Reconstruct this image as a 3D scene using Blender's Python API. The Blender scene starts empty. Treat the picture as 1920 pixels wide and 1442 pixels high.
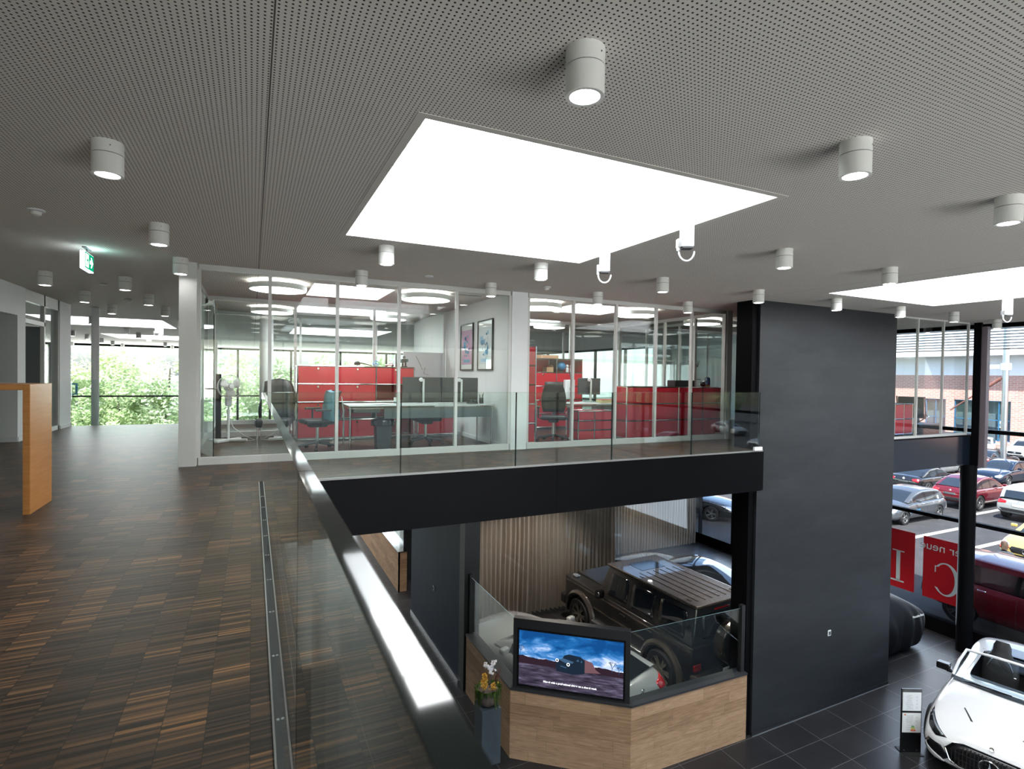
import bpy, bmesh, math, random
from math import pi, sin, cos, tan, atan2, radians as rad, sqrt
from mathutils import Vector, Matrix, Euler

scn = bpy.context.scene
COL = scn.collection
# ------------------------------------------------------------------ camera
FPX, YAW, PIT, ROL = 1018.25, 0.446092, -0.0163847, 0.0146839
fwd = Vector((sin(YAW)*cos(PIT), cos(YAW)*cos(PIT), sin(PIT)))
rgt0 = Vector((cos(YAW), -sin(YAW), 0)); up0 = rgt0.cross(fwd)
rgt = cos(ROL)*rgt0 + sin(ROL)*up0; upv = -sin(ROL)*rgt0 + cos(ROL)*up0
cd = bpy.data.cameras.new('camera'); cam = bpy.data.objects.new('camera', cd); COL.objects.link(cam)
cam.matrix_world = Matrix(((rgt.x, upv.x, -fwd.x, 0), (rgt.y, upv.y, -fwd.y, 0), (rgt.z, upv.z, -fwd.z, 1.25), (0, 0, 0, 1)))
cd.sensor_fit = 'HORIZONTAL'; cd.sensor_width = 36; cd.lens = FPX/1920*36
cd.clip_start = 0.02; cd.clip_end = 500
cd.dof.use_dof = True; cd.dof.focus_distance = 8.0; cd.dof.aperture_fstop = 5.6
scn.camera = cam
# ------------------------------------------------------------------ world, sun, daylight, exposure
scn.view_settings.view_transform = 'Standard'; scn.view_settings.look = 'None'
scn.view_settings.gamma = 1; scn.view_settings.use_curve_mapping = False
scn.view_settings.exposure = 1.25
W = bpy.data.worlds.new('world'); scn.world = W; W.use_nodes = True
wn = W.node_tree.nodes; wl = W.node_tree.links; wn.clear()
wo = wn.new('ShaderNodeOutputWorld'); wb = wn.new('ShaderNodeBackground')
sky = wn.new('ShaderNodeTexSky'); sky.sky_type = 'NISHITA'; sky.sun_disc = False
sky.sun_elevation = rad(52); sky.sun_rotation = rad(200); sky.air_density = 1.0; sky.dust_density = 2.5; sky.ozone_density = 1.5
wb.inputs['Strength'].default_value = 0.26
wl.new(sky.outputs[0], wb.inputs[0]); wl.new(wb.outputs[0], wo.inputs[0])

def lamp(kind, name, loc, energy, color=(1, 1, 1), target=None, **kw):
    ld = bpy.data.lights.new(name, kind); ld.energy = energy; ld.color = color
    for k, v in kw.items(): setattr(ld, k, v)
    o = bpy.data.objects.new(name, ld); COL.objects.link(o); o.location = loc
    if target is not None:
        o.rotation_euler = (Vector(target)-Vector(loc)).to_track_quat('-Z', 'Y').to_euler()
    return o
lamp('SUN', 'sun', (0, 0, 30), 8.0, (1, 0.95, 0.88), target=(21, 17, -15), angle=0.01)
SKYLIGHT_E = 7.0
# added forecourt up-light to brighten the ceiling; daylight at far and east fronts
lamp('AREA', 'added_forecourt_uplight', (2, -14.3, -5.1), 3000, (1.0, 0.97, 0.93), target=(2, -14.2, 5), shape='RECTANGLE', size=28, size_y=9)
lamp('AREA', 'daylight_far_atrium', (-2, 36.5, 1.0), 900, (0.95, 0.99, 1.0), target=(-2, 0, 1.6), shape='RECTANGLE', size=26, size_y=2.8)
lamp('AREA', 'daylight_east_under_offices', (15.7, 11.0, -3.0), 160, (0.75, 0.87, 1.0), target=(0, 11, -3.6), shape='RECTANGLE', size=8, size_y=3.6)
cy = scn.cycles
cy.transparent_max_bounces = 32; cy.max_bounces = 10; cy.diffuse_bounces = 4; cy.glossy_bounces = 4
cy.sample_clamp_indirect = 6.0; cy.caustics_reflective = False; cy.caustics_refractive = False
try:
    cy.use_denoising = True
except Exception:
    pass

# ------------------------------------------------------------------ materials
def nmat(name):
    m = bpy.data.materials.new(name); m.use_nodes = True
    nt = m.node_tree; nt.nodes.clear()
    out = nt.nodes.new('ShaderNodeOutputMaterial')
    return m, nt, out
def N(nt, t, **kw):
    n = nt.nodes.new(t)
    for k, v in kw.items():
        if k.startswith('i_'):
            key = k[2:]
            n.inputs[int(key) if key.isdigit() else key].default_value = v
        else: setattr(n, k, v)
    return n
def MA(nt, op, a, b=None, c=None):
    n = nt.nodes.new('ShaderNodeMath'); n.operation = op
    for i, v in enumerate((a, b, c)):
        if v is None: continue
        if isinstance(v, (int, float)): n.inputs[i].default_value = v
        else: nt.links.new(v, n.inputs[i])
    return n.outputs[0]
def MIXC(nt, f, a, b, mode='MIX'):
    n = nt.nodes.new('ShaderNodeMix'); n.data_type = 'RGBA'; n.blend_type = mode
    for k, v in ((0, f), (6, a), (7, b)):
        if isinstance(v, (int, float)): n.inputs[k].default_value = v
        elif isinstance(v, tuple): n.inputs[k].default_value = v if len(v) == 4 else (*v, 1)
        else: nt.links.new(v, n.inputs[k])
    return n.outputs[2]
def RAMP(nt, f, stops, interp='LINEAR'):
    n = nt.nodes.new('ShaderNodeValToRGB'); cr = n.color_ramp; cr.interpolation = interp
    while len(cr.elements) < len(stops): cr.elements.new(0.5)
    for e, (p, c) in zip(cr.elements, stops): e.position = p; e.color = (*c, 1)
    nt.links.new(f, n.inputs[0]); return n.outputs[0]
def COORD(nt, kind='Object'):
    return nt.nodes.new('ShaderNodeTexCoord').outputs[kind]
def SEP(nt, v):
    n = nt.nodes.new('ShaderNodeSeparateXYZ'); nt.links.new(v, n.inputs[0]); return n.outputs
def COMB(nt, x, y, z=0.0):
    n = nt.nodes.new('ShaderNodeCombineXYZ')
    for i, v in enumerate((x, y, z)):
        if isinstance(v, (int, float)): n.inputs[i].default_value = v
        else: nt.links.new(v, n.inputs[i])
    return n.outputs[0]
def WN(nt, v):
    n = nt.nodes.new('ShaderNodeTexWhiteNoise'); n.noise_dimensions = '3D'; nt.links.new(v, n.inputs['Vector']); return n.outputs['Value']
def NOISE(nt, v, scale, detail=2, rough=0.5, dist=0.0):
    n = nt.nodes.new('ShaderNodeTexNoise'); n.inputs['Scale'].default_value = scale; n.inputs['Detail'].default_value = detail
    n.inputs['Roughness'].default_value = rough; n.inputs['Distortion'].default_value = dist
    nt.links.new(v, n.inputs['Vector']); return n.outputs['Fac']
def MAPV(nt, v, scale=(1, 1, 1), rot=(0, 0, 0), loc=(0, 0, 0)):
    n = nt.nodes.new('ShaderNodeMapping'); n.inputs['Scale'].default_value = scale
    n.inputs['Rotation'].default_value = rot; n.inputs['Location'].default_value = loc
    nt.links.new(v, n.inputs[0]); return n.outputs[0]
def PBSDF(nt, out, color=None, rough=0.5, metal=0.0, spec=0.5, coat=0.0, normal=None, em=None, ems=0.0, sheen=0.0):
    b = nt.nodes.new('ShaderNodeBsdfPrincipled')
    def put(key, v):
        if v is None: return
        if isinstance(v, (int, float)): b.inputs[key].default_value = v
        elif isinstance(v, tuple): b.inputs[key].default_value = v if len(v) == 4 else (*v, 1)
        else: nt.links.new(v, b.inputs[key])
    put('Base Color', color); put('Roughness', rough); put('Metallic', metal); put('Specular IOR Level', spec)
    put('Coat Weight', coat); b.inputs['Coat Roughness'].default_value = 0.03
    if normal is not None: nt.links.new(normal, b.inputs['Normal'])
    if em is not None: put('Emission Color', em); put('Emission Strength', ems)
    if sheen: b.inputs['Sheen Weight'].default_value = sheen
    nt.links.new(b.outputs[0], out.inputs[0]); return b
def BUMP(nt, h, strength=0.2, dist=0.01):
    n = nt.nodes.new('ShaderNodeBump'); n.inputs['Strength'].default_value = strength; n.inputs['Distance'].default_value = dist
    nt.links.new(h, n.inputs['Height']); return n.outputs[0]
_mc = {}
def pm(name, color, rough=0.5, metal=0.0, spec=0.5, coat=0.0, vary=0.06, scale=6.0):
    """plain procedural material with a faint tone variation"""
    if name in _mc: return _mc[name]
    m, nt, out = nmat(name)
    n = NOISE(nt, COORD(nt), scale, 3)
    lo = tuple(max(0, c*(1-vary)) for c in color); hi = tuple(min(1, c*(1+vary)) for c in color)
    c = MIXC(nt, n, lo, hi)
    PBSDF(nt, out, c, rough, metal, spec, coat)
    _mc[name] = m; return m
def emat(name, color, strength):
    if name in _mc: return _mc[name]
    m, nt, out = nmat(name)
    e = N(nt, 'ShaderNodeEmission'); e.inputs[0].default_value = (*color, 1); e.inputs[1].default_value = strength
    nt.links.new(e.outputs[0], out.inputs[0]); _mc[name] = m; return m
def glassmat(name, tint=(0.93, 0.97, 0.955), refl=1.0, rough=0.0, base=0.04):
    if name in _mc: return _mc[name]
    m, nt, out = nmat(name)
    lw = N(nt, 'ShaderNodeLayerWeight'); lw.inputs[0].default_value = 0.5
    p = MA(nt, 'POWER', lw.outputs['Facing'], 5.0)
    f = MA(nt, 'MULTIPLY', MA(nt, 'ADD', MA(nt, 'MULTIPLY', p, 1-base), base), refl)
    t = N(nt, 'ShaderNodeBsdfTransparent'); t.inputs[0].default_value = (*tint, 1)
    g = N(nt, 'ShaderNodeBsdfGlossy'); g.inputs['Roughness'].default_value = rough; g.inputs[0].default_value = (1, 1, 1, 1)
    mx = N(nt, 'ShaderNodeMixShader'); nt.links.new(f, mx.inputs[0]); nt.links.new(t.outputs[0], mx.inputs[1]); nt.links.new(g.outputs[0], mx.inputs[2])
    nt.links.new(mx.outputs[0], out.inputs[0]); _mc[name] = m; return m

def make_ceiling_mat():
    m, nt, out = nmat('perforated_ceiling_board')
    s = SEP(nt, COORD(nt)); P = 0.024
    fx = MA(nt, 'SUBTRACT', MA(nt, 'FRACT', MA(nt, 'DIVIDE', s[0], P)), 0.5)
    fy = MA(nt, 'SUBTRACT', MA(nt, 'FRACT', MA(nt, 'DIVIDE', s[1], P)), 0.5)
    d = MA(nt, 'SQRT', MA(nt, 'ADD', MA(nt, 'MULTIPLY', fx, fx), MA(nt, 'MULTIPLY', fy, fy)))
    hole = MA(nt, 'LESS_THAN', d, 0.205)
    # joints between boards
    def joint(v, per, off):
        f = MA(nt, 'ABSOLUTE', MA(nt, 'SUBTRACT', MA(nt, 'FRACT', MA(nt, 'DIVIDE', MA(nt, 'ADD', v, off), per)), 0.5))
        return MA(nt, 'LESS_THAN', f, 0.0035/per)
    j = MA(nt, 'MAXIMUM', joint(s[0], 7.81, -0.07+3.905), 0.0)
    c = MIXC(nt, hole, (0.68, 0.645, 0.60), (0.012, 0.009, 0.008))
    c = MIXC(nt, j, c, (0.1, 0.09, 0.085))
    PBSDF(nt, out, c, 0.9, 0, 0.1); return m
def make_mosaic():
    m, nt, out = nmat('industrial_oak_mosaic_floor')
    s = SEP(nt, COORD(nt))
    cx = MA(nt, 'FLOOR', MA(nt, 'DIVIDE', s[0], 0.14))
    off = WN(nt, COMB(nt, cx, 3.3, 0.0))
    yy = MA(nt, 'ADD', s[1], off)
    ry = MA(nt, 'FLOOR', MA(nt, 'DIVIDE', yy, 0.0105))
    rb = MA(nt, 'FLOOR', MA(nt, 'DIVIDE', yy, 0.19))
    st = WN(nt, COMB(nt, cx, ry, 1.0)); bl = WN(nt, COMB(nt, cx, rb, 7.0))
    v = MA(nt, 'ADD', MA(nt, 'MULTIPLY', st, 0.72), MA(nt, 'MULTIPLY', bl, 0.28))
    g = NOISE(nt, MAPV(nt, COORD(nt), (3, 90, 1)), 3.0, 3)
    v = MA(nt, 'ADD', v, MA(nt, 'MULTIPLY', MA(nt, 'SUBTRACT', g, 0.5), 0.35))
    c = RAMP(nt, v, [(0.0, (0.012, 0.008, 0.006)), (0.35, (0.030, 0.020, 0.014)), (0.6, (0.058, 0.036, 0.023)), (0.80, (0.10, 0.055, 0.030)), (1.0, (0.27, 0.125, 0.050))])
    ex = MA(nt, 'LESS_THAN', MA(nt, 'ABSOLUTE', MA(nt, 'SUBTRACT', MA(nt, 'FRACT', MA(nt, 'DIVIDE', s[0], 0.14)), 0.5)), 0.492)
    c = MIXC(nt, MA(nt, 'SUBTRACT', 1.0, ex), c, (0.012, 0.009, 0.007))
    r = MA(nt, 'ADD', 0.33, MA(nt, 'MULTIPLY', g, 0.16))
    PBSDF(nt, out, c, r, 0, 0.26, normal=BUMP(nt, st, 0.06, 0.002)); return m
def make_tile():
    m, nt, out = nmat('anthracite_stone_tile')
    co = COORD(nt); s = SEP(nt, co)
    def g(v, per, off, w):
        f = MA(nt, 'FRACT', MA(nt, 'DIVIDE', MA(nt, 'ADD', v, off), per))
        return MA(nt, 'LESS_THAN', f, w/per), MA(nt, 'FLOOR', MA(nt, 'DIVIDE', MA(nt, 'ADD', v, off), per))
    gx, ix = g(s[0], 0.925, 0.925*20-9.243, 0.008); gy, iy = g(s[1], 0.555, 0.555*40-6.262, 0.008)
    gr = MA(nt, 'MAXIMUM', gx, gy)
    t = WN(nt, COMB(nt, ix, iy, 0))
    n = NOISE(nt, co, 2.2, 6, 0.6, 0.4)
    c = RAMP(nt, MA(nt, 'ADD', MA(nt, 'MULTIPLY', n, 0.8), MA(nt, 'MULTIPLY', t, 0.25)), [(0.2, (0.013, 0.013, 0.015)), (0.9, (0.033, 0.032, 0.033))])
    c = MIXC(nt, gr, c, (0.16, 0.155, 0.15))
    PBSDF(nt, out, c, MA(nt, 'ADD', 0.27, MA(nt, 'MULTIPLY', n, 0.12)), 0, 0.3); return m
def make_oak(name, stops, row=0.19, length=1.25, rough=0.55):
    m, nt, out = nmat(name)
    co = COORD(nt); s = SEP(nt, co)
    r = MA(nt, 'FLOOR', MA(nt, 'DIVIDE', s[2], row))
    o = MA(nt, 'MULTIPLY', WN(nt, COMB(nt, r, 5.0, 0)), length)
    xx = MA(nt, 'ADD', s[0], o)
    p = MA(nt, 'FLOOR', MA(nt, 'DIVIDE', xx, length))
    tone = WN(nt, COMB(nt, r, p, 2.0))
    sh = MA(nt, 'MULTIPLY', tone, 37.0)
    gv = COMB(nt, MA(nt, 'ADD', MA(nt, 'MULTIPLY', xx, 1.6), sh), s[1], MA(nt, 'MULTIPLY', s[2], 22.0))
    g = NOISE(nt, gv, 1.6, 6, 0.62, 1.3)
    g2 = NOISE(nt, COMB(nt, MA(nt, 'MULTIPLY', xx, 1.0), s[1], MA(nt, 'MULTIPLY', s[2], 4.0)), 2.6, 3, 0.5, 0.8)
    v = MA(nt, 'ADD', MA(nt, 'MULTIPLY', g, 0.62), MA(nt, 'ADD', MA(nt, 'MULTIPLY', tone, 0.16), MA(nt, 'MULTIPLY', g2, 0.22)))
    c = RAMP(nt, v, stops)
    vo = N(nt, 'ShaderNodeTexVoronoi'); vo.inputs['Scale'].default_value = 2.3
    nt.links.new(COMB(nt, MA(nt, 'MULTIPLY', xx, 1.0), 0.0, MA(nt, 'MULTIPLY', s[2], 2.2)), vo.inputs['Vector'])
    kn = MA(nt, 'LESS_THAN', vo.outputs['Distance'], 0.035)
    c = MIXC(nt, MA(nt, 'MULTIPLY', kn, 0.75), c, tuple(x*0.35 for x in stops[0][1]))
    e = MA(nt, 'LESS_THAN', MA(nt, 'FRACT', MA(nt, 'DIVIDE', s[2], row)), 0.0023/row)
    e2 = MA(nt, 'LESS_THAN', MA(nt, 'FRACT', MA(nt, 'DIVIDE', xx, length)), 0.003)
    c = MIXC(nt, MA(nt, 'MULTIPLY', MA(nt, 'MAXIMUM', e, e2), 0.6), c, tuple(x*0.4 for x in stops[0][1]))
    PBSDF(nt, out, c, rough, 0, 0.3); return m
def make_plaster(name, a, b, rough=0.45, spec=0.5, streak=(1.2, 1.2, 5.0)):
    m, nt, out = nmat(name)
    co = COORD(nt)
    n = NOISE(nt, MAPV(nt, co, streak), 0.8, 6, 0.55, 0.6); n2 = NOISE(nt, co, 9.0, 5, 0.6)
    v = MA(nt, 'ADD', MA(nt, 'MULTIPLY', n, 0.75), MA(nt, 'MULTIPLY', n2, 0.25))
    c = RAMP(nt, v, [(0.3, a), (0.7, b)])
    PBSDF(nt, out, c, rough, 0, spec, normal=BUMP(nt, v, 0.12, 0.004)); return m
def make_brick():
    m, nt, out = nmat('pale_red_brickwork')
    s = SEP(nt, COORD(nt))
    b = N(nt, 'ShaderNodeTexBrick'); b.inputs['Scale'].default_value = 1.0
    b.inputs['Color1'].default_value = (0.50, 0.25, 0.20, 1); b.inputs['Color2'].default_value = (0.42, 0.20, 0.16, 1); b.inputs['Mortar'].default_value = (0.55, 0.48, 0.44, 1)
    b.inputs['Brick Width'].default_value = 0.5; b.inputs['Row Height'].default_value = 0.18; b.inputs['Mortar Size'].default_value = 0.02
    nt.links.new(COMB(nt, s[1], s[2], 0), b.inputs['Vector'])
    PBSDF(nt, out, b.outputs['Color'], 0.85, 0, 0.2); return m
def make_asphalt():
    m, nt, out = nmat('dark_asphalt')
    co = COORD(nt); n = NOISE(nt, co, 1.2, 6, 0.7); n2 = NOISE(nt, co, 40, 2)
    c = RAMP(nt, MA(nt, 'ADD', MA(nt, 'MULTIPLY', n, 0.8), MA(nt, 'MULTIPLY', n2, 0.2)), [(0.3, (0.020, 0.020, 0.023)), (0.7, (0.045, 0.044, 0.046))])
    PBSDF(nt, out, c, 0.75, 0, 0.3); return m
def make_leaf(name, a, b):
    m, nt, out = nmat(name)
    oi = N(nt, 'ShaderNodeNewGeometry')
    c = MIXC(nt, oi.outputs['Random Per Island'], a, b)
    d = N(nt, 'ShaderNodeBsdfDiffuse'); t = N(nt, 'ShaderNodeBsdfTranslucent'); nt.links.new(c, d.inputs[0]); nt.links.new(c, t.inputs[0])
    mx = N(nt, 'ShaderNodeMixShader'); mx.inputs[0].default_value = 0.4
    nt.links.new(d.outputs[0], mx.inputs[1]); nt.links.new(t.outputs[0], mx.inputs[2]); nt.links.new(mx.outputs[0], out.inputs[0]); return m
def make_curtain():
    m, nt, out = nmat('taupe_curtain_fabric')
    n = NOISE(nt, MAPV(nt, COORD(nt), (9, 9, 0.15)), 1.0, 3)
    c = MIXC(nt, n, (0.34, 0.27, 0.225), (0.58, 0.47, 0.39))
    d = N(nt, 'ShaderNodeBsdfDiffuse'); t = N(nt, 'ShaderNodeBsdfTranslucent'); nt.links.new(c, d.inputs[0]); nt.links.new(c, t.inputs[0])
    mx = N(nt, 'ShaderNodeMixShader'); mx.inputs[0].default_value = 0.35
    nt.links.new(d.outputs[0], mx.inputs[1]); nt.links.new(t.outputs[0], mx.inputs[2]); nt.links.new(mx.outputs[0], out.inputs[0]); return m
def make_screen():
    """film still on the screen: cloudy blue sky, dark hills, snowy fields and a dirt road (local x across, z up, 1.72 x 0.92)"""
    m, nt, out = nmat('screen_film_still')
    co = COORD(nt); s = SEP(nt, co)
    n = NOISE(nt, MAPV(nt, co, (1.6, 1, 4.2), (0, 0.25, 0)), 1.5, 7, 0.6, 0.5)
    up = MA(nt, 'MULTIPLY', s[2], 0.70)
    skyc = RAMP(nt, MA(nt, 'SUBTRACT', MA(nt, 'ADD', MA(nt, 'MULTIPLY', n, 1.1), 0.04), up), [(0.28, (0.006, 0.07, 0.25)), (0.42, (0.015, 0.14, 0.42)), (0.54, (0.10, 0.30, 0.66)), (0.64, (0.55, 0.68, 0.95)), (0.76, (0.85, 0.91, 1.0))])
    gn = NOISE(nt, MAPV(nt, co, (2.0, 1, 14.0), (0, -0.3, 0)), 1.6, 6, 0.65, 0.3)
    gnd = RAMP(nt, gn, [(0.35, (0.02, 0.016, 0.03)), (0.55, (0.075, 0.062, 0.10)), (0.72, (0.20, 0.18, 0.29))])
    hn = NOISE(nt, MAPV(nt, co, (1, 1, 0)), 3.0, 5, 0.6)
    horizon = MA(nt, 'ADD', MA(nt, 'MULTIPLY', hn, 0.12), MA(nt, 'MULTIPLY', s[0], -0.03))
    hill = MA(nt, 'GREATER_THAN', s[2], MA(nt, 'ADD', horizon, -0.06))
    hl2 = MA(nt, 'GREATER_THAN', s[2], MA(nt, 'SUBTRACT', -0.11, MA(nt, 'MULTIPLY', s[0], 0.02)))
    low = MIXC(nt, hl2, gnd, (0.030, 0.016, 0.026))
    c = MIXC(nt, hill, low, skyc)
    e = N(nt, 'ShaderNodeEmission'); nt.links.new(c, e.inputs[0]); e.inputs[1].default_value = 0.5
    g = N(nt, 'ShaderNodeBsdfGlossy'); g.inputs['Roughness'].default_value = 0.05
    mx = N(nt, 'ShaderNodeMixShader'); mx.inputs[0].default_value = 0.04
    nt.links.new(e.outputs[0], mx.inputs[1]); nt.links.new(g.outputs[0], mx.inputs[2]); nt.links.new(mx.outputs[0], out.inputs[0]); return m

M_ceil = make_ceiling_mat(); M_floor = make_mosaic(); M_tile = make_tile()
M_oak = make_oak('light_oak_planks', [(0.25, (0.17, 0.095, 0.05)), (0.5, (0.37, 0.225, 0.13)), (0.75, (0.54, 0.36, 0.225))])
M_cherry = make_oak('orange_cherry_boards', [(0.3, (0.30, 0.115, 0.028)), (0.55, (0.44, 0.185, 0.05)), (0.8, (0.52, 0.25, 0.08))], 9.0, 9.0, 0.35)
M_pillar = make_plaster('charcoal_trowelled_plaster', (0.017, 0.019, 0.022), (0.030, 0.033, 0.037), 0.45, 0.3)
M_navy = make_plaster('navy_trowelled_plaster', (0.006, 0.013, 0.026), (0.012, 0.024, 0.044), 0.5, 0.12, (1.2, 1.2, 0.6))
M_pave = pm('pale_bounce_paving', (0.72, 0.70, 0.67), 0.85, vary=0.12, scale=0.8); M_brick = make_brick(); M_asphalt = make_asphalt(); M_curtain = make_curtain(); M_screen = make_screen()
M_white = pm('white_wall_paint', (0.74, 0.76, 0.77), 0.7, vary=0.02)
M_frame = pm('light_grey_frame', (0.60, 0.60, 0.585), 0.4, vary=0.02)
M_lamp = pm('white_lamp_enamel', (0.72, 0.72, 0.69), 0.45, vary=0.02)
M_steelblk = pm('black_steel_plate', (0.005, 0.005, 0.006), 0.38, 0.0, 0.03, vary=0.2, scale=2)
M_blk = pm('black_matt', (0.012, 0.012, 0.013), 0.5, vary=0.15)
M_blkgloss = pm('black_gloss', (0.008, 0.008, 0.009), 0.08, 0, 0.6)
M_rubber = pm('black_rubber', (0.012, 0.012, 0.012), 0.7)
M_dgrey = pm('dark_grey_plastic', (0.05, 0.055, 0.06), 0.5)
M_slategrey = pm('slate_grey_panel', (0.10, 0.115, 0.12), 0.5)
M_chrome = pm('chrome', (0.78, 0.79, 0.80), 0.10, 1.0, vary=0.03)
M_alu = pm('brushed_aluminium', (0.62, 0.63, 0.64), 0.28, 1.0, vary=0.05)
M_red = pm('ruby_red_lacquer', (0.52, 0.012, 0.030), 0.28, 0, 0.5, 0.3, vary=0.04)
M_tabletop = pm('pearl_grey_tabletop', (0.62, 0.64, 0.66), 0.35)
M_paper = pm('white_paper', (0.82, 0.82, 0.80), 0.8, vary=0.02)
M_glass = glassmat('clear_partition_glass', (0.955, 0.98, 0.975), base=0.026)
M_rail = glassmat('green_tinted_safety_glass', (0.90, 0.95, 0.93), 1.0, base=0.03)
M_facade = glassmat('facade_glass', (0.93, 0.965, 0.975))
M_edge = pm('polished_green_glass_edge', (0.006, 0.018, 0.017), 0.05, 0.0, 0.6, 0.0)
M_lens = emat('lit_lamp_lens', (1.0, 0.98, 0.97), 14.0)
M_opal = emat('daylit_opal_skylight', (0.97, 0.99, 1.0), SKYLIGHT_E)
M_glow = emat('lit_upward_strip', (1.0, 0.97, 0.92), 6.0)
M_ring = emat('lit_ring_diffuser', (1.0, 0.96, 0.90), 3.2)

# ------------------------------------------------------------------ mesh helpers
class MB:
    def __init__(self): self.v = []; self.f = []; self.mi = []; self.m = 0
    def add(self, vs, fs):
        b = len(self.v); self.v += [tuple(p) for p in vs]
        for f in fs: self.f.append([b+i for i in f]); self.mi.append(self.m)
        return self
    def box(self, x0, x1, y0, y1, z0, z1, mat=None):
        vs = [Vector((x, y, z)) for z in (z0, z1) for x, y in ((x0, y0), (x1, y0), (x1, y1), (x0, y1))]
        if mat is not None: vs = [mat @ p for p in vs]
        return self.add(vs, [(0, 3, 2, 1), (4, 5, 6, 7), (0, 1, 5, 4), (1, 2, 6, 5), (2, 3, 7, 6), (3, 0, 4, 7)])
    def cb(self, c, s, rot=(0, 0, 0)):
        m = Matrix.Translation(c) @ Euler(rot).to_matrix().to_4x4()
        return self.box(-s[0]/2, s[0]/2, -s[1]/2, s[1]/2, -s[2]/2, s[2]/2, m)
    def tube(self, path, r, seg=8, cap=True):
        path = [Vector(p) for p in path]; n = len(path); rs = r if isinstance(r, (list, tuple)) else [r]*n
        vs = []; up = None
        for i, p in enumerate(path):
            d = (path[min(i+1, n-1)]-path[max(i-1, 0)]).normalized()
            if up is None:
                up = Vector((0, 0, 1)) if abs(d.z) < 0.95 else Vector((1, 0, 0))
            a = d.cross(up).normalized(); b2 = a.cross(d).normalized(); up = b2
            for k in range(seg):
                t = 2*pi*k/seg; vs.append(p+(a*cos(t)+b2*sin(t))*rs[i])
        fs = [(i*seg+k, i*seg+(k+1) % seg, (i+1)*seg+(k+1) % seg, (i+1)*seg+k) for i in range(n-1) for k in range(seg)]
        if cap: fs += [tuple(range(seg-1, -1, -1)), tuple((n-1)*seg+k for k in range(seg))]
        return self.add(vs, fs)
    def lathe(self, prof, seg=24, mat=None, cap=True):
        vs = [Vector((r*cos(2*pi*k/seg), r*sin(2*pi*k/seg), z)) for r, z in prof for k in range(seg)]
        if mat is not None: vs = [mat @ p for p in vs]
        n = len(prof)
        fs = [(i*seg+k, i*seg+(k+1) % seg, (i+1)*seg+(k+1) % seg, (i+1)*seg+k) for i in range(n-1) for k in range(seg)]
        if cap: fs += [tuple(range(seg-1, -1, -1)), tuple((n-1)*seg+k for k in range(seg))]
        return self.add(vs, fs)
    def prism(self, poly, mat, d):
        """extrude a 2-D polygon (local x,z) by d along local y"""
        n = len(poly)
        vs = [mat @ Vector((x, 0, z)) for x, z in poly]+[mat @ Vector((x, d, z)) for x, z in poly]
        fs = [tuple(range(n)), tuple(range(2*n-1, n-1, -1))]+[(i, i+n, (i+1) % n+n, (i+1) % n) for i in range(n)]
        return self.add(vs, fs)
    def quad(self, a, b, c, d): return self.add([a, b, c, d], [(0, 1, 2, 3)])
    def grid(self, rows, closed=False):
        n = len(rows[0]); vs = [p for r in rows for p in r]
        fs = [(i*n+j, i*n+(j+1) % n, (i+1)*n+(j+1) % n, (i+1)*n+j) for i in range(len(rows)-1) for j in range(n if closed else n-1)]
        return self.add(vs, fs)
    def mesh(self, name, mats):
        me = bpy.data.meshes.new(name); me.from_pydata(self.v, [], self.f); me.update()
        for m in (mats if isinstance(mats, (list, tuple)) else [mats]): me.materials.append(m)
        if isinstance(mats, (list, tuple)) and len(mats) > 1: me.polygons.foreach_set('material_index', self.mi)
        bm = bmesh.new(); bm.from_mesh(me); bmesh.ops.recalc_face_normals(bm, faces=bm.faces); bm.to_mesh(me); bm.free()
        return me
    def build(self, name, mats, parent=None, smooth=False, bevel=0.0, loc=None, rot=None, segs=2):
        o = bpy.data.objects.new(name, self.mesh(name, mats)); COL.objects.link(o)
        if parent is not None: o.parent = parent
        if loc is not None: o.location = loc
        if rot is not None: o.rotation_euler = rot
        if smooth: smooth_mesh(o.data)
        if bevel:
            b = o.modifiers.new('bevel', 'BEVEL'); b.width = bevel; b.segments = segs; b.limit_method = 'ANGLE'; b.angle_limit = rad(40)
            if smooth: b.harden_normals = False
        return o
def smooth_mesh(me, ang=38):
    me.polygons.foreach_set('use_smooth', [True]*len(me.polygons))
    try: me.set_sharp_from_angle(angle=rad(ang))
    except Exception: pass
def tag(o, label, cat, group=None, kind=None):
    o['label'] = label; o['category'] = cat
    if group: o['group'] = group
    if kind: o['kind'] = kind
    return o
def thing(name, label, cat, loc=(0, 0, 0), rz=0, group=None):
    o = bpy.data.objects.new(name, None); COL.objects.link(o); o.empty_display_size = 0.1
    o.location = loc; o.rotation_euler = (0, 0, rz); return tag(o, label, cat, group)
def struct(o, label=None, cat=None):
    o['kind'] = 'structure'
    if label: o['label'] = label; o['category'] = cat or o.name.split('_')[0]
    return o
def kids(o): return [c for c in bpy.data.objects if c.parent == o]
def copy_tree(o, loc=None, rz=None, label=None, parent=None, group=None):
    c = o.copy(); COL.objects.link(c); c.parent = parent
    if loc is not None: c.location = loc
    if rz is not None: c.rotation_euler = (0, 0, rz)
    if label: c['label'] = label
    if group: c['group'] = group
    for k in kids(o): copy_tree(k, parent=c)
    return c
def B(name, x0, x1, y0, y1, z0, z1, m, parent=None, bevel=0.0):
    return MB().box(x0, x1, y0, y1, z0, z1).build(name, m, parent, bevel=bevel)
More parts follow.
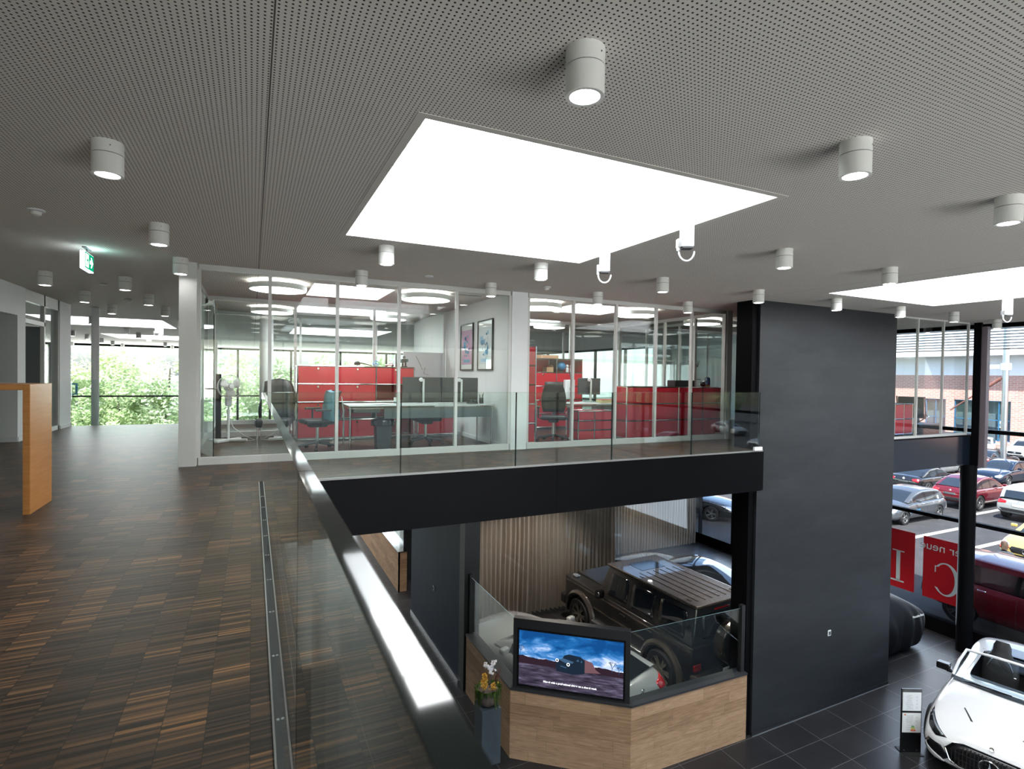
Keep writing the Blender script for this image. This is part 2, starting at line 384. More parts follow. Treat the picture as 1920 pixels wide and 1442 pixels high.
def text_mesh(name, body, size, m, parent=None, mat=None, extrude=0.002, align='CENTER', bold=0.0):
    cu = bpy.data.curves.new(name, 'FONT'); cu.body = body; cu.size = size; cu.extrude = extrude; cu.align_x = align; cu.align_y = 'CENTER'; cu.offset = bold
    t = bpy.data.objects.new(name, cu); COL.objects.link(t); bpy.context.view_layer.update()
    me = bpy.data.meshes.new_from_object(t.evaluated_get(bpy.context.evaluated_depsgraph_get()))
    bpy.data.objects.remove(t); me.name = name; me.materials.clear(); me.materials.append(m)
    o = bpy.data.objects.new(name, me); COL.objects.link(o)
    if mat is not None: me.transform(mat)
    if parent is not None: o.parent = parent
    return o
def frame_mat(origin, xdir, zdir=(0, 0, 1)):
    """local x -> xdir, local z -> zdir, local y = z x x"""
    x = Vector(xdir).normalized(); z = Vector(zdir).normalized(); y = z.cross(x)
    return Matrix(((x.x, y.x, z.x, origin[0]), (x.y, y.y, z.y, origin[1]), (x.z, y.z, z.z, origin[2]), (0, 0, 0, 1)))
def text_frame(origin, xdir, ydir):
    """for text: local x -> xdir, local y -> ydir"""
    x = Vector(xdir).normalized(); y = Vector(ydir).normalized(); z = x.cross(y)
    return Matrix(((x.x, y.x, z.x, origin[0]), (x.y, y.y, z.y, origin[1]), (x.z, y.z, z.z, origin[2]), (0, 0, 0, 1)))
# ================================================================== the building shell
ZC, ZL = 2.66, -5.2
HOLES = [(0.85, 3.65, 2.93, 5.75), (8.4, 11.4, 2.93, 5.75), (0.87, 2.15, 9.07, 10.55), (0.87, 2.7, 12.0, 13.6), (5.65, 7.1, 8.9, 10.3), (5.65, 7.1, 12.0, 13.5),
         (-5.35, -2.3, 18.1, 21.4), (-5.35, -2.3, 26.0, 29.4), (1.2, 4.2, 18.1, 21.4)]
def ceiling():
    xs = sorted({-16.0, 16.3} | {h[0] for h in HOLES} | {h[1] for h in HOLES}); ys = sorted({-9.3, 37.3} | {h[2] for h in HOLES} | {h[3] for h in HOLES})
    m = MB()
    for i in range(len(xs)-1):
        for j in range(len(ys)-1):
            cx, cy_ = (xs[i]+xs[i+1])/2, (ys[j]+ys[j+1])/2
            if any(h[0] < cx < h[1] and h[2] < cy_ < h[3] for h in HOLES): continue
            m.m = 0
            m.quad((xs[i], ys[j], ZC), (xs[i], ys[j+1], ZC), (xs[i+1], ys[j+1], ZC), (xs[i+1], ys[j], ZC))
            m.m = 1
            m.quad((xs[i], ys[j], ZC+0.35), (xs[i+1], ys[j], ZC+0.35), (xs[i+1], ys[j+1], ZC+0.35), (xs[i], ys[j+1], ZC+0.35))
    m.m = 1
    for a, b in (((-16, -9.3), (16.3, -9.3)), ((16.3, -9.3), (16.3, 37.3)), ((16.3, 37.3), (-16, 37.3)), ((-16, 37.3), (-16, -9.3))):
        m.quad((*a, ZC), (*b, ZC), (*b, ZC+0.35), (*a, ZC+0.35))
    struct(m.build('ceiling', [M_ceil, M_white]))
ceiling()
for i, (x0, x1, y0, y1) in enumerate(HOLES):
    t = bpy.data.objects.new('window_%d' % (i+1), None); COL.objects.link(t); t.location = ((x0+x1)/2, (y0+y1)/2, ZC)
    struct(t, 'bright square skylight set into the perforated ceiling', 'skylight')
    a, b = (x1-x0)/2, (y1-y0)/2; H = 0.62
    w = MB()
    w.quad((-a, -b, 0), (a, -b, 0), (a, -b, H), (-a, -b, H)).quad((a, -b, 0), (a, b, 0), (a, b, H), (a, -b, H)).quad((a, b, 0), (-a, b, 0), (-a, b, H), (a, b, H)).quad((-a, b, 0), (-a, -b, 0), (-a, -b, H), (-a, b, H))
    w.build('skylight_well', M_white, t)
    g = MB().box(-a, a, -b, b, H, H+0.03); g.build('opal_glazing', M_opal, t)
    bars = MB(); nb = max(2, int(round(2*b/0.5)))
    for k in range(1, nb):
        yy = -b+2*b*k/nb; bars.box(-a, a, yy-0.006, yy+0.006, H-0.02, H)
    bars.build('glazing_bars', M_frame, t)
    e = MB(); k = 0.055
    for q in ((-a-k, a+k, -b-k, -b), (-a-k, a+k, b, b+k), (-a-k, -a, -b, b), (a, a+k, -b, b)): e.box(*q, -0.004, 0.0)
    e.build('plaster_margin', pm('ceiling_margin', (0.62, 0.59, 0.55), 0.9, spec=.1), t)

# ---- upper floor slabs
def slab(name, x0, x1, y0, y1, top=M_floor, z1=0.0, z0=-0.71, edge=M_steelblk):
    m = MB()
    m.m = 1; m.box(x0, x1, y0, y1, z0, z1-0.006)
    m.m = 0; m.box(x0, x1, y0, y1, z1-0.006, z1)
    return struct(m.build(name, [top, edge]))
slab('floor', -3.6, 0.165, -9.0, 6.72)
slab('floor_bridge', -3.6, 8.17, 6.72, 8.2)
slab('floor_offices', -3.6, 15.75, 8.2, 14.95)
slab('floor_east_office', 8.17, 15.75, 6.96, 8.2)
slab('floor_west_room', -8.0, -3.6, 9.0, 14.95)
# sheet steel face of the bridge with its joints, and the pale edge strip on top
bf = MB()
xs = [0.165, 3.93, 8.10]
for a, b in zip(xs[:-1], xs[1:]): bf.box(a+0.002, b-0.002, 6.695, 6.72, -0.71, -0.02)
struct(bf.build('trim_1', M_steelblk))
struct(B('trim_2', 0.165, 8.12, 6.692, 6.735, -0.02, 0.003, pm('dull_steel_edge', (0.20, 0.20, 0.20), 0.5)))
ef = MB(); ef.box(12.25, 15.72, 6.93, 6.96, -0.71, -0.03)
struct(ef.build('trim_3', pm('dark_blue_steel_plate', (0.010, 0.016, 0.026), 0.13, 0.0, 0.7)))
struct(B('floor_lower', -16.0, 16.0, -9.0, 37.0, ZL-0.1, ZL, M_tile))

# ---- walls
struct(B('wall_back', -16.0, -3.6, -9.3, -9.0, ZL, ZC, M_dgrey))
wl_ = MB(); wl_.box(-3.75, -3.6, -9.0, 11.2, 0, ZC); wl_.box(-3.75, -3.6, 11.2, 11.95, 2.15, ZC); wl_.box(-3.75, -3.6, 11.95, 12.31, 0, ZC); wl_.box(-3.75, -3.6, 14.19, 14.95, 0, ZC)
wl_.box(-4.6, -3.75, 11.95, 12.1, 0, ZC); wl_.box(-4.75, -4.6, 10.9, 12.1, 0, ZC)
struct(wl_.build('wall_left', M_white))
bb = MB(); bb.box(-3.6, -3.585, 11.95, 12.31, 0, 0.08); bb.box(-3.6, -3.585, 14.19, 14.95, 0, 0.08); bb.box(-4.6, -3.6, 11.93, 11.95, 0, 0.08)
struct(bb.build('baseboard_left', M_white))
struct(B('wall_lower_left', -4.2, -4.0, -9.0, 14.95, ZL, -0.71, M_navy))
struct(B('wall_west', -16.2, -16.0, -9, 37.3, ZL, ZC, M_white))
# glazed west room front: door and side light
wg = bpy.data.objects.new('door_1', None); COL.objects.link(wg); wg.location = (-3.65, 13.25, 0)
struct(wg, 'tall glazed door with light frame and overlight in left corridor wall', 'door')
f = MB()
for y in (-0.92, 0.10, 0.92): f.box(-0.035, 0.035, y-0.03, y+0.03, 0, ZC)
f.box(-0.035, 0.035, -0.95, 0.13, 2.06, 2.14); f.box(-0.035, 0.035, -0.95, 0.95, 2.45, ZC); f.box(-0.035, 0.035, 0.1, 0.95, 0, 0.09)
f.build('door_frame', M_frame, wg)
MB().box(-0.006, 0.006, -0.89, 0.07, 2.14, 2.45).build('overlight_pane', M_glass, wg)
MB().box(-0.006, 0.006, 0.13, 0.89, 0.09, 2.45).build('side_pane', M_glass, wg)
lf = MB().box(-0.55, -0.03, 0.04, 0.09, 0.01, 2.05); lf.build('door_leaf', M_slategrey, wg)

# ---- big charcoal pillar wall, columns, navy wall
struct(B('wall_pillar', 8.17, 12.25, 6.85, 7.05, ZL, ZC, M_pillar))
struct(B('trim_4', 8.17, 12.25, 6.835, 6.85, ZL, ZL+0.07, M_blk))
struct(B('trim_5', 8.17, 12.25, 6.825, 6.835, ZL, ZL+0.008, M_alu))
struct(B('column_1', 8.03, 8.17, 6.90, 7.25, ZL, ZC, M_steelblk))
struct(B('column_2', 3.92, 4.25, 10.30, 10.60, ZL, -0.71, M_blk))
struct(B('wall_navy', 3.92, 4.20, 10.60, 14.36, ZL, -0.71, M_navy))
struct(B('trim_6', 3.905, 3.92, 10.6, 14.36, ZL, ZL+0.06, M_alu))
for i, (x, y, r, z0, m) in enumerate(((-3.25, 15.35, 0.075, ZL, M_white), (0.30, 14.15, 0.15, 0, M_white))):
    struct(MB().lathe([(r, z0), (r, ZC)], 24).build('column_%d' % (i+3), m, smooth=True, loc=(x, y, 0)))

struct(MB().lathe([(0.16, ZL), (0.16, -0.71)], 24).build('column_9', M_steelblk, smooth=True, loc=(15.45, 6.955, 0)))
struct(B('column_10', 15.42, 15.50, 6.776, 6.915, -0.71, ZC, M_steelblk)); struct(B('column_11', 15.46, 15.60, 6.665, 6.776, -0.75, ZC-0.1, pm('mauve_grey_steel', (0.17, 0.14, 0.16), 0.4)))
# ---- east facade (x = 16), far facade (y = 37), entrance front (y = -9)
def facade(name, org, xdir, length, mull, trans, m=M_steelblk, z0=ZL, z1=ZC, sill=0.36, w=0.07, d=0.14):
    t = bpy.data.objects.new(name, None); COL.objects.link(t); struct(t, 'tall glass front with black mullions and transoms', 'window')
    mt = frame_mat(org, xdir)
    f = MB()
    f.box(0, length, -d/2, d/2, z1-0.10, z1, mt)
    if sill: f.box(0, length, -d/2-0.05, d/2, z0, z0+sill, mt)
    f.build('window_frame', m, t)
    for z in trans: MB().box(0, length, -d/2, d/2, z-0.045, z+0.045, mt).build('transom', m, t)
    for u in mull: MB().box(u-w/2, u+w/2, -d/2, d/2, z0+sill, z1-0.1, mt).build('mullion', m, t)
    us = [0]+list(mull)+[length]
    for a, b in zip(us[:-1], us[1:]):
        if b-a > 0.1: MB().box(a+w/2, b-w/2, -0.006, 0.006, z0+sill, z1-0.1, mt).build('pane', M_facade, t)
    return t
facade('window_20', (16, -9, 0), (0, 1, 0), 46, [u+9 for u in (-6.2, -3.7, -1.2, 1.3, 3.8, 7.1, 9.4, 11.9, 14.41, 16.03, 18.5, 21, 23.5, 26, 28.5, 31, 33.5)], (0.07, -2.22))
facade('window_22', (-3.6, -9.1, 0), (1, 0, 0), 19.6, [2.4, 4.8, 7.2, 9.6, 12, 14.4, 16.8], (0.07, -2.22))
facade('window_21', (-16, 37, 0), (1, 0, 0), 32, [3.2, 6.2, 12.25, 15.2, 18.2, 21.2, 24.2, 27.2, 30.2], (-0.23, -2.6), w=0.12)

# ---- glass office fronts
def partition(name, label, org, xdir, posts, z0=0.0, z1=ZC, base=0.10, head=0.07, w=0.045, d=0.06, skip=(), m=M_frame):
    """posts: list of u positions of the mullions, panes between them"""
    t = bpy.data.objects.new(name, None); COL.objects.link(t); struct(t, label, 'glass wall')
    mt = frame_mat(org, xdir)
    f = MB(); f.box(posts[0], posts[-1], -d/2, d/2, z0, z0+base, mt); f.box(posts[0], posts[-1], -d/2, d/2, z1-head, z1, mt)
    f.build('frame', m, t)
    for u in posts: MB().box(u-w/2, u+w/2, -d/2, d/2, z0+base, z1-head, mt).build('mullion', m, t)
    for i, (a, b) in enumerate(zip(posts[:-1], posts[1:])):
        if i in skip: continue
        MB().box(a+w/2, b-w/2, -0.005, 0.005, z0+base, z1-head, mt).build('pane', M_glass, t)
    return t
YF = 8.28
partition('wall_office_front', 'glass front of left office with slim light grey mullions', (0, YF, 0), (1, 0, 0), [-0.64, 0.215, 1.115, 2.025, 2.955, 3.9])
partition('wall_second_office_front', 'glass front of right office behind bridge', (0, YF, 0), (1, 0, 0), [4.245, 5.15, 6.08, 7.02, 7.925, 8.84])
struct(B('column_6', -0.86, -0.66, YF-0.1, YF+0.06, 0, ZC, M_frame))
struct(B('column_7', 3.92, 4.22, YF-0.05, YF+0.12, 0, ZC, M_white))
struct(B('column_8', 8.86, 9.0, YF-0.05, YF+0.1, 0, ZC, M_frame))
partition('wall_office_side', 'glazed corridor side of left office', (-0.78, 9.75, 0), (0, 1, 0), [0, 0.95, 1.9], w=0.06)
partition('wall_office_side_entry', 'short glazed corridor side beside front corner', (-0.78, YF, 0), (0, 1, 0), [0.03, 0.35], w=0.05)
partition('wall_office_side_rear', 'glazed corridor side of rear office', (-0.78, 11.75, 0), (0, 1, 0), [0, 1.0, 2.0, 2.9], w=0.06)
partition('wall_office_back', 'glass wall at back of left office', (-0.78, 11.65, 0), (1, 0, 0), [0, 1.55, 3.1, 4.65], w=0.05)
partition('wall_second_office_back', 'glass wall at back of right office', (4.25, 12.1, 0), (1, 0, 0), [0, 1.6, 3.2, 4.8, 6.4, 8.0, 9.6, 11.3], w=0.05)
partition('wall_rear_glazing', 'glass wall along far atrium edge', (-0.78, 14.4, 0), (1, 0, 0), [0, 1.85, 3.7, 5.6, 7.5, 9.4, 11.3, 13.2, 15.1, 16.5], w=0.05)
partition('wall_second_office_side', 'glass side of right office at its right end', (9.0, YF, 0), (0, 1, 0), [0.06, 1.0, 2.0, 3.8], w=0.05)
partition('wall_east_office_front', 'glass front of east office beyond charcoal pillar', (0, 6.99, 0), (1, 0, 0), [12.25, 13.27, 14.28, 15.34], base=0.05, head=0.03, w=0.03, d=0.05)
partition('wall_east_office_side', 'glass divider beyond right office', (9.95, 7.6, 0), (0, 1, 0), [0.0, 1.6, 3.2, 4.5], w=0.06)
struct(B('wall_between_offices', 3.92, 4.20, YF+0.12, 14.35, 0, ZC, M_white))
struct(MB().box(3.905, 3.92, YF+0.12, 11.6, 0, 0.07).build('baseboard_office', M_white))
struct(B('wall_office_rear', 10.5, 15.6, 12.4, 12.5, 0, ZC, pm('cool_grey_wall', (.74, .79, .84), .7, vary=.02)))
# open glass door of the left office
d = bpy.data.objects.new('door_2', None); COL.objects.link(d); d.location = (-0.745, 9.72, 0); d.rotation_euler = (0, 0, rad(-76))
struct(d, 'open frameless glass door of left office', 'door')
MB().box(0.02, 1.05, -0.006, 0.006, 0.01, 2.25).build('door_leaf', [M_rail], d)
MB().box(1.05, 1.056, -0.007, 0.007, 0.01, 2.25).build('green_edge', M_edge, d)
for z in (0.25, 1.95): MB().box(-0.03, 0.12, -0.02, 0.02, z-0.045, z+0.045).build('hinge', M_alu, d, bevel=0.006)
MB().tube([(0.92, -0.06, 1.0), (0.92, 0.06, 1.0)], 0.012).tube([(0.80, -0.06, 1.0), (0.93, -0.06, 1.0)], 0.011).build('handle', M_chrome, d, smooth=True)
hf = MB().box(-0.81, -0.75, 8.66, 9.72, 2.26, 2.36).build('door_head', M_frame); struct(hf)
hg = MB().box(-0.785, -0.775, 8.66, 9.72, 2.36, ZC-0.07).build('window_overlight', M_glass); struct(hg)

# ---- glass balustrades: every panel is a thing
def panel(label, a, b, z0, z1, th=0.024, group='glass balustrade panels'):
    a = Vector((*a, 0)); b = Vector((*b, 0)); L = (b-a).length
    t = thing('balustrade_panel', label, 'glass railing', (a+b)/2, atan2((b-a).y, (b-a).x), group)
    e = 0.003; m = MB()
    for y in (-th/2, th/2): m.quad((-L/2+e, y, z0), (L/2-e, y, z0), (L/2-e, y, z1), (-L/2+e, y, z1))
    m.build('pane', M_rail, t)
    g = MB(); g.box(-L/2+e, L/2-e, -th/2, th/2, z1-0.002, z1)
    g.build('top_edge', M_edge, t)
    MB().box(-L/2+e, -L/2+e+0.003, -th/2, th/2, z0, z1-0.002).build('side_edge', M_edge, t)
    MB().box(L/2-e-0.003, L/2-e, -th/2, th/2, z0, z1-0.002).build('side_edge', M_edge, t)
    return t
RX = 0.1135
for i, (a, b) in enumerate(((-2.2, 1.35), (1.35, 3.95), (3.95, 6.70))):
    panel(('nearest long glass railing panel beside the camera along the wooden floor', 'second glass railing panel along the wooden floor towards the bridge', 'glass railing panel along wooden floor at the bridge corner')[i], (RX, a), (RX, b), -0.02, 1.02, 0.032)
bj = [0.135, 1.68, 3.28, 4.89, 6.47, 8.04]
for i, (a, b) in enumerate(zip(bj[:-1], bj[1:])):
    panel(('first bridge railing panel, at the left corner in front of the fan', 'second bridge railing panel, in front of the grey desk', 'third bridge railing panel, in front of the white post between offices', 'fourth bridge railing panel, in front of the red drawer pedestal', 'last bridge railing panel, beside the charcoal pillar')[i], (a, 6.715), (b, 6.715), 0.0, 1.02, 0.02)
panel('glass railing along the far end of the corridor floor, before the trees', (-3.58, 14.9), (-0.8, 14.9), 0.0, 1.02, 0.02)
ch = thing('floor_channel', 'black metal floor channel holding the near glass railing', 'channel', (RX, 2.2, 0))
c = MB(); c.box(-0.035, -0.012, -4.4, 4.55, -0.02, 0.012); c.box(0.012, 0.04, -4.4, 4.55, -0.02, 0.012)
c.build('channel_rails', M_rubber, ch)
c = MB(); c.box(-0.042, -0.035, -4.4, 4.55, -0.02, 0.008); c.box(0.04, 0.046, -4.4, 4.55, -0.02, 0.008); c.box(-0.042, 0.046, 4.55, 4.556, -0.02, 0.008)
c.build('edge_strips', M_alu, ch)
scm = MB().lathe([(0.006, 0.012), (0.005, 0.0145)], 8).mesh('screw', M_alu)
for k in range(10):
    for x in (-0.024, 0.026):
        so0 = bpy.data.objects.new('screw', scm); COL.objects.link(so0); so0.parent = ch; so0.location = (x, -0.6+k*0.48, 0)
pe = thing('pillar_bracket', 'small white block at foot of last bridge railing panel', 'bracket', (7.98, 6.66, 0))
MB().box(-0.13, 0.06, -0.02, 0.02, 0.01, 0.07).build('block', M_white, pe, bevel=0.004)

# ---- ceiling lamps on their grid
def make_downlight():
    t = thing('ceiling_downlight', 'x', 'lamp', (0, 0, ZC), 0)
    MB().lathe([(0.085, 0.0), (0.085, -0.0755)], 36).build('mount', M_lamp, t, smooth=True)
    MB().lathe([(0.081, -0.075), (0.081, -0.080)], 36).build('shadow_gap', M_dgrey, t, smooth=True)
    MB().lathe([(0.0, -0.080), (0.085, -0.080), (0.085, -0.200), (0.083, -0.202), (0.066, -0.202), (0.064, -0.198)], 36, cap=False).build('body', M_lamp, t, smooth=True)
    MB().lathe([(0.0, -0.199), (0.065, -0.199)], 36, cap=False).build('lens', M_lens, t)
    MB().lathe([(0.0035, 0), (0.0035, -0.002)], 8, Matrix.Translation((0.028, -0.0805, -0.037)) @ Euler((rad(-90), 0, 0)).to_matrix().to_4x4()).build('screw', M_blk, t)
    return t
D0 = make_downlight(); first = True
ROWN = {0: 'in the row nearest the camera', 1: 'in the second row from the camera', 2: 'in the row level with the far edge of the big skylight', 3: 'in the row just before the glass offices'}
GRID = [(1.29, 2.01, 'large white cylinder downlight above the main skylight, nearest the camera'),
 (3.21, 2.05, 'white cylinder downlight upper right of the main skylight'),
 (5.17, 2.12, 'white cylinder downlight at the right end of the nearest row'),
 (-0.82, 4.16, 'white cylinder downlight left of the main skylight over the wooden floor'),
 (5.2, 4.07, 'white cylinder downlight between the two skylights, right of the hanging tubes'),
 (7.15, 4.1, 'white cylinder downlight in front of the left tip of the right skylight'),
 (-0.82, 6.22, 'white cylinder downlight above the corridor, second from the camera'),
 (1.33, 6.05, 'white cylinder downlight under the left corner of the main skylight'),
 (3.26, 6.02, 'white cylinder downlight at the far corner of the main skylight'),
 (5.22, 6.03, 'white cylinder downlight right of the left hanging tube'),
 (7.22, 6.10, 'white cylinder downlight above the left edge of the charcoal pillar'),
 (9.1, 6.08, 'white cylinder downlight above the middle of the charcoal pillar'),
 (11.03, 6.12, 'white cylinder downlight above the right edge of the charcoal pillar'),
 (12.75, 6.06, 'white cylinder downlight above the east office glass'),
 (15.0, 6.3, 'white cylinder downlight at the far right beside the black window column'),
 (-0.82, 7.96, 'white cylinder downlight beside the office corner post'),
 (1.35, 7.68, 'white cylinder downlight before the second mullion of the left office'),
 (3.29, 7.68, 'white cylinder downlight before the posters of the left office'),
 (5.2, 7.6, 'white cylinder downlight before the second mullion of the right office'),
 (7.27, 7.7, 'white cylinder downlight before the right end of the right office'),
 (-2.72, 10.05, 'white cylinder downlight above the corridor beside the left wall door'),
 (-1.75, 10.0, 'white cylinder downlight above the corridor behind the exit sign'),
 (-2.74, 12.2, 'white cylinder downlight, second along the left side of the corridor'),
 (-1.75, 12.05, 'white cylinder downlight, second along the right side of the corridor'),
 (-2.75, 14.36, 'white cylinder downlight, last on the left side of the corridor'),
 (-1.76, 14.27, 'white cylinder downlight, last on the right side of the corridor')]
FAR = [(-3.85, 17.9), (-1.79, 17.6), (-3.88, 22.4), (-3.88, 24.6), (-3.9, 27.0), (-6.0, 27.1), (-5.95, 24.9), (-6.1, 29.9), (-6.15, 32.3), (-6.25, 35.1), (-3.95, 32.1), (-8.4, 35.1), (-4.05, 35.6), (-1.8, 22.4), (-1.8, 24.8), (-1.8, 32.0), (0.4, 17.6), (0.4, 22.3), (0.4, 24.7), (0.4, 31.9)]
for (x, y, lab) in GRID:
    if first: D0.location = (x, y, ZC); D0['label'] = lab; D0['group'] = 'cylinder downlights over the gallery'; first = False
    else: copy_tree(D0, (x, y, ZC), 0, lab, group='cylinder downlights over the gallery')
for (x, y) in FAR: copy_tree(D0, (x, y, ZC), 0, 'small distant white downlight over the far atrium in front of the trees', group='far atrium downlights')

def make_ring():
    t = thing('ring_lamp', 'x', 'lamp', (0, 0, ZC-0.05), 0)
    R = 0.42
    MB().lathe([(R, 0.0), (R, -0.075), (R-0.01, -0.08)], 56, cap=False).lathe([(R-0.10, -0.08), (R-0.11, 0.0), (R, 0.0)], 56, cap=False).build('housing', M_lamp, t, smooth=True)
    MB().lathe([(R-0.01, -0.078), (0.02, -0.078)], 56, cap=False).build('diffuser', M_ring, t)
    MB().lathe([(R-0.02, 0.004), (R-0.13, 0.004)], 56, cap=False).build('upper_glow_strip', M_glow, t)
    st = MB()
    for k in range(3): a = k*2*pi/3; st.tube([((R-0.1)*cos(a), (R-0.1)*sin(a), -0.02), ((R-0.1)*cos(a), (R-0.1)*sin(a), 0.05)], 0.004, 6)
    st.build('suspension', M_alu, t); return t
R0 = make_ring()
for i, (x, y, lab) in enumerate(((0.36, 9.3, 'round disc lamp at the left front of the left office'), (2.7, 9.15, 'round disc lamp before the posters in the left office'), (0.38, 12.9, 'round disc lamp in the room behind the left office, left one'), (2.9, 12.9, 'round disc lamp in the room behind the left office, right one'),
     (4.92, 9.12, 'round disc lamp at the left end of the right office'), (7.24, 9.13, 'round disc lamp in the middle of the right office'), (7.1, 12.6, 'round disc lamp far back in the right office'), (4.95, 11.4, 'round disc lamp at the back left of the right office'), (9.6, 9.7, 'round disc lamp behind the right end pane of the right office'))):
    if i == 0: R0.location = (x, y, ZC-0.05); R0['label'] = lab; R0['group'] = 'round office lamps'
    else: copy_tree(R0, (x, y, ZC-0.05), 0, lab, group='round office lamps')

# hanging tubes in the skylights
def make_tube():
    t = thing('skylight_actuator', 'x', 'skylight drive', (0, 0, 0), 0)
    MB().box(-0.05, 0.05, -0.05, 0.05, 0.0, 0.905).build('tube', M_white, t, bevel=0.008)
    MB().box(-0.045, 0.045, -0.045, 0.045, -0.012, 0.0).build('end_plate', M_dgrey, t)
    MB().box(-0.085, -0.05, -0.03, 0.03, 0.0, 0.07).lathe([(0.018, 0.0), (0.018, 0.05)], 12, Matrix.Translation((-0.068, 0, -0.03))).build('cable_gland', M_alu, t)
    pts = [(-0.068+0.068*(1-cos(a)) if True else 0, 0, -0.03-0.085*sin(a)) for a in [k*pi/12 for k in range(13)]]
    MB().tube(pts, 0.008, 8).build('cable_loop', M_white, t, smooth=True); return t
T0 = make_tube(); T0.location = (3.4, 4.85, 2.375); T0.rotation_euler = (0, 0, rad(-25)); T0['label'] = 'white square tube with cable loop hanging from main skylight, left one'; T0['group'] = 'skylight drives'
copy_tree(T0, (3.4, 3.63, 2.385), rad(-25), 'white square tube with cable loop hanging from main skylight, right one')
copy_tree(T0, (11.15, 4.55, 2.36), rad(-25), 'white square tube hanging from the right skylight')
copy_tree(T0, (-2.6, 20.3, 2.36), 0, 'white tube hanging from the far atrium skylight, left one'); copy_tree(T0, (-2.6, 19.4, 2.36), 0, 'white tube hanging from the far atrium skylight, right one')

# exit sign, detectors
x = thing('exit_sign', 'lit green running figure and arrow exit sign hanging in the corridor', 'sign', (-1.75, 7.88, 2.40), rad(90))
MB().box(-0.19, 0.19, -0.022, 0.022, 0, 0.20).build('housing', emat('lit_sign_white', (0.85, 0.97, 1.0), 1.6), x)
GRN = emat('lit_sign_green', (0.0, 0.22, 0.10), 0.9); SW = emat('lit_sign_symbol', (0.9, 1.0, 0.97), 1.6)
MB().box(-0.175, 0.188, -0.0245, -0.022, 0.014, 0.196).build('green_face', GRN, x)
sy = MB()
sy.box(-0.15, -0.03, -0.0262, -0.0245, 0.03, 0.18)
def ppoly(m, pts, y0, y1):
    n = len(pts); m.add([(a, y0, b) for a, b in pts]+[(a, y1, b) for a, b in pts], [tuple(range(n)), tuple(range(2*n-1, n-1, -1))]+[(i, i+n, (i+1) % n+n, (i+1) % n) for i in range(n)])
ppoly(sy, [(0.02, 0.085), (0.09, 0.085), (0.06, 0.045), (0.095, 0.045), (0.155, 0.105), (0.095, 0.165), (0.06, 0.165), (0.09, 0.125), (0.02, 0.125)], -0.0262, -0.0245)
sy.build('door_and_arrow_symbol', SW, x)
rm = MB(); M4 = Matrix.Translation((-0.075, -0.0262, 0.155)) @ Euler((rad(90), 0, 0)).to_matrix().to_4x4()
rm.lathe([(0.011, 0), (0.011, 0.0015)], 14, M4)
for p in ([(-0.10, 0.12), (-0.07, 0.14), (-0.055, 0.13), (-0.075, 0.085), (-0.095, 0.085)], [(-0.085, 0.09), (-0.07, 0.088), (-0.05, 0.065), (-0.06, 0.035), (-0.072, 0.036), (-0.066, 0.062)], [(-0.092, 0.09), (-0.08, 0.09), (-0.098, 0.055), (-0.135, 0.05), (-0.135, 0.062), (-0.108, 0.066)], [(-0.06, 0.13), (-0.035, 0.105), (-0.04, 0.097), (-0.066, 0.118)], [(-0.10, 0.12), (-0.125, 0.10), (-0.12, 0.09), (-0.095, 0.108)]): ppoly(rm, p, -0.0275, -0.0262)
rm.build('running_figure', GRN, x)
MB().tube([(0, 0, 0.20), (0, 0, 0.26)], 0.006).build('rod', M_dgrey, x); MB().box(-0.12, 0.12, -0.02, 0.02, 0.25, 0.26).build('ceiling_plate', M_dgrey, x)
lamp('POINT', 'exit_sign_glow', (-1.70, 7.88, 2.56), 1.2, (0.5, 1.0, 0.95), shadow_soft_size=0.05)
def detector(loc, lab, flat=False):
    t = thing('smoke_detector', lab, 'detector', (*loc, ZC), 0, 'ceiling detectors')
    if flat: MB().lathe([(0.06, 0.0), (0.06, -0.008), (0.055, -0.012)], 24).build('cover', M_white, t, smooth=True)
    else:
        MB().lathe([(0.065, 0.0), (0.065, -0.012), (0.045, -0.02)], 24).build('base', M_white, t, smooth=True)
        MB().lathe([(0.04, -0.02), (0.036, -0.045), (0.015, -0.055)], 20).build('sensor', M_lamp, t, smooth=True)
detector((-1.74, 6.2), 'white smoke detector on ceiling left, before the exit sign'); detector((-2.24, 11.04), 'flat white ceiling disc between corridor downlights', True); detector((-2.25, 13.19), 'smoke detector at the far end of the corridor ceiling')
detector((2.28, 7.58), 'flat white ceiling disc before the left office', True); detector((4.19, 7.54), 'smoke detector before the white post between offices')
gr = thing('air_outlet', 'black slotted air outlet in left office ceiling before the posters', 'vent', (3.35, 9.0, ZC)); g_ = MB()
MB().box(-0.35, 0.35, -0.06, 0.06, -0.006, 0).build('frame', M_frame, gr)
for k in (-0.03, 0.03): g_.box(-0.33, 0.33, k-0.012, k+0.012, -0.008, -0.002)
g_.build('slots', M_blk, gr)
# ================================================================== cars
from mathutils.bvhtree import BVHTree
def paint(name, c, rough=0.22, metal=0.35):
    return pm(name, c, rough, metal, 0.5, 1.0, 0.03, 2.0)
M_carglass = pm('dark_car_glass', (0.010, 0.013, 0.016), 0.03, 0, 0.8, 0.6)
M_tail = pm('red_tail_lamp', (0.45, 0.008, 0.012), 0.12, 0, 0.6, 0.8)
M_head = pm('headlamp_glass', (0.42, 0.47, 0.52), 0.08, 0.5, 0.8, 1.0)
M_tyre = pm('tyre_rubber', (0.010, 0.010, 0.011), 0.65)
M_rim = pm('bicolour_rim', (0.42, 0.42, 0.42), 0.25, 0.9)
M_rimd = pm('dark_rim_well', (0.02, 0.02, 0.022), 0.4, 0.5)
M_grille = pm('black_grille', (0.010, 0.010, 0.011), 0.25)
M_plate = pm('plate_white', (0.80, 0.80, 0.78), 0.5, vary=0.01)

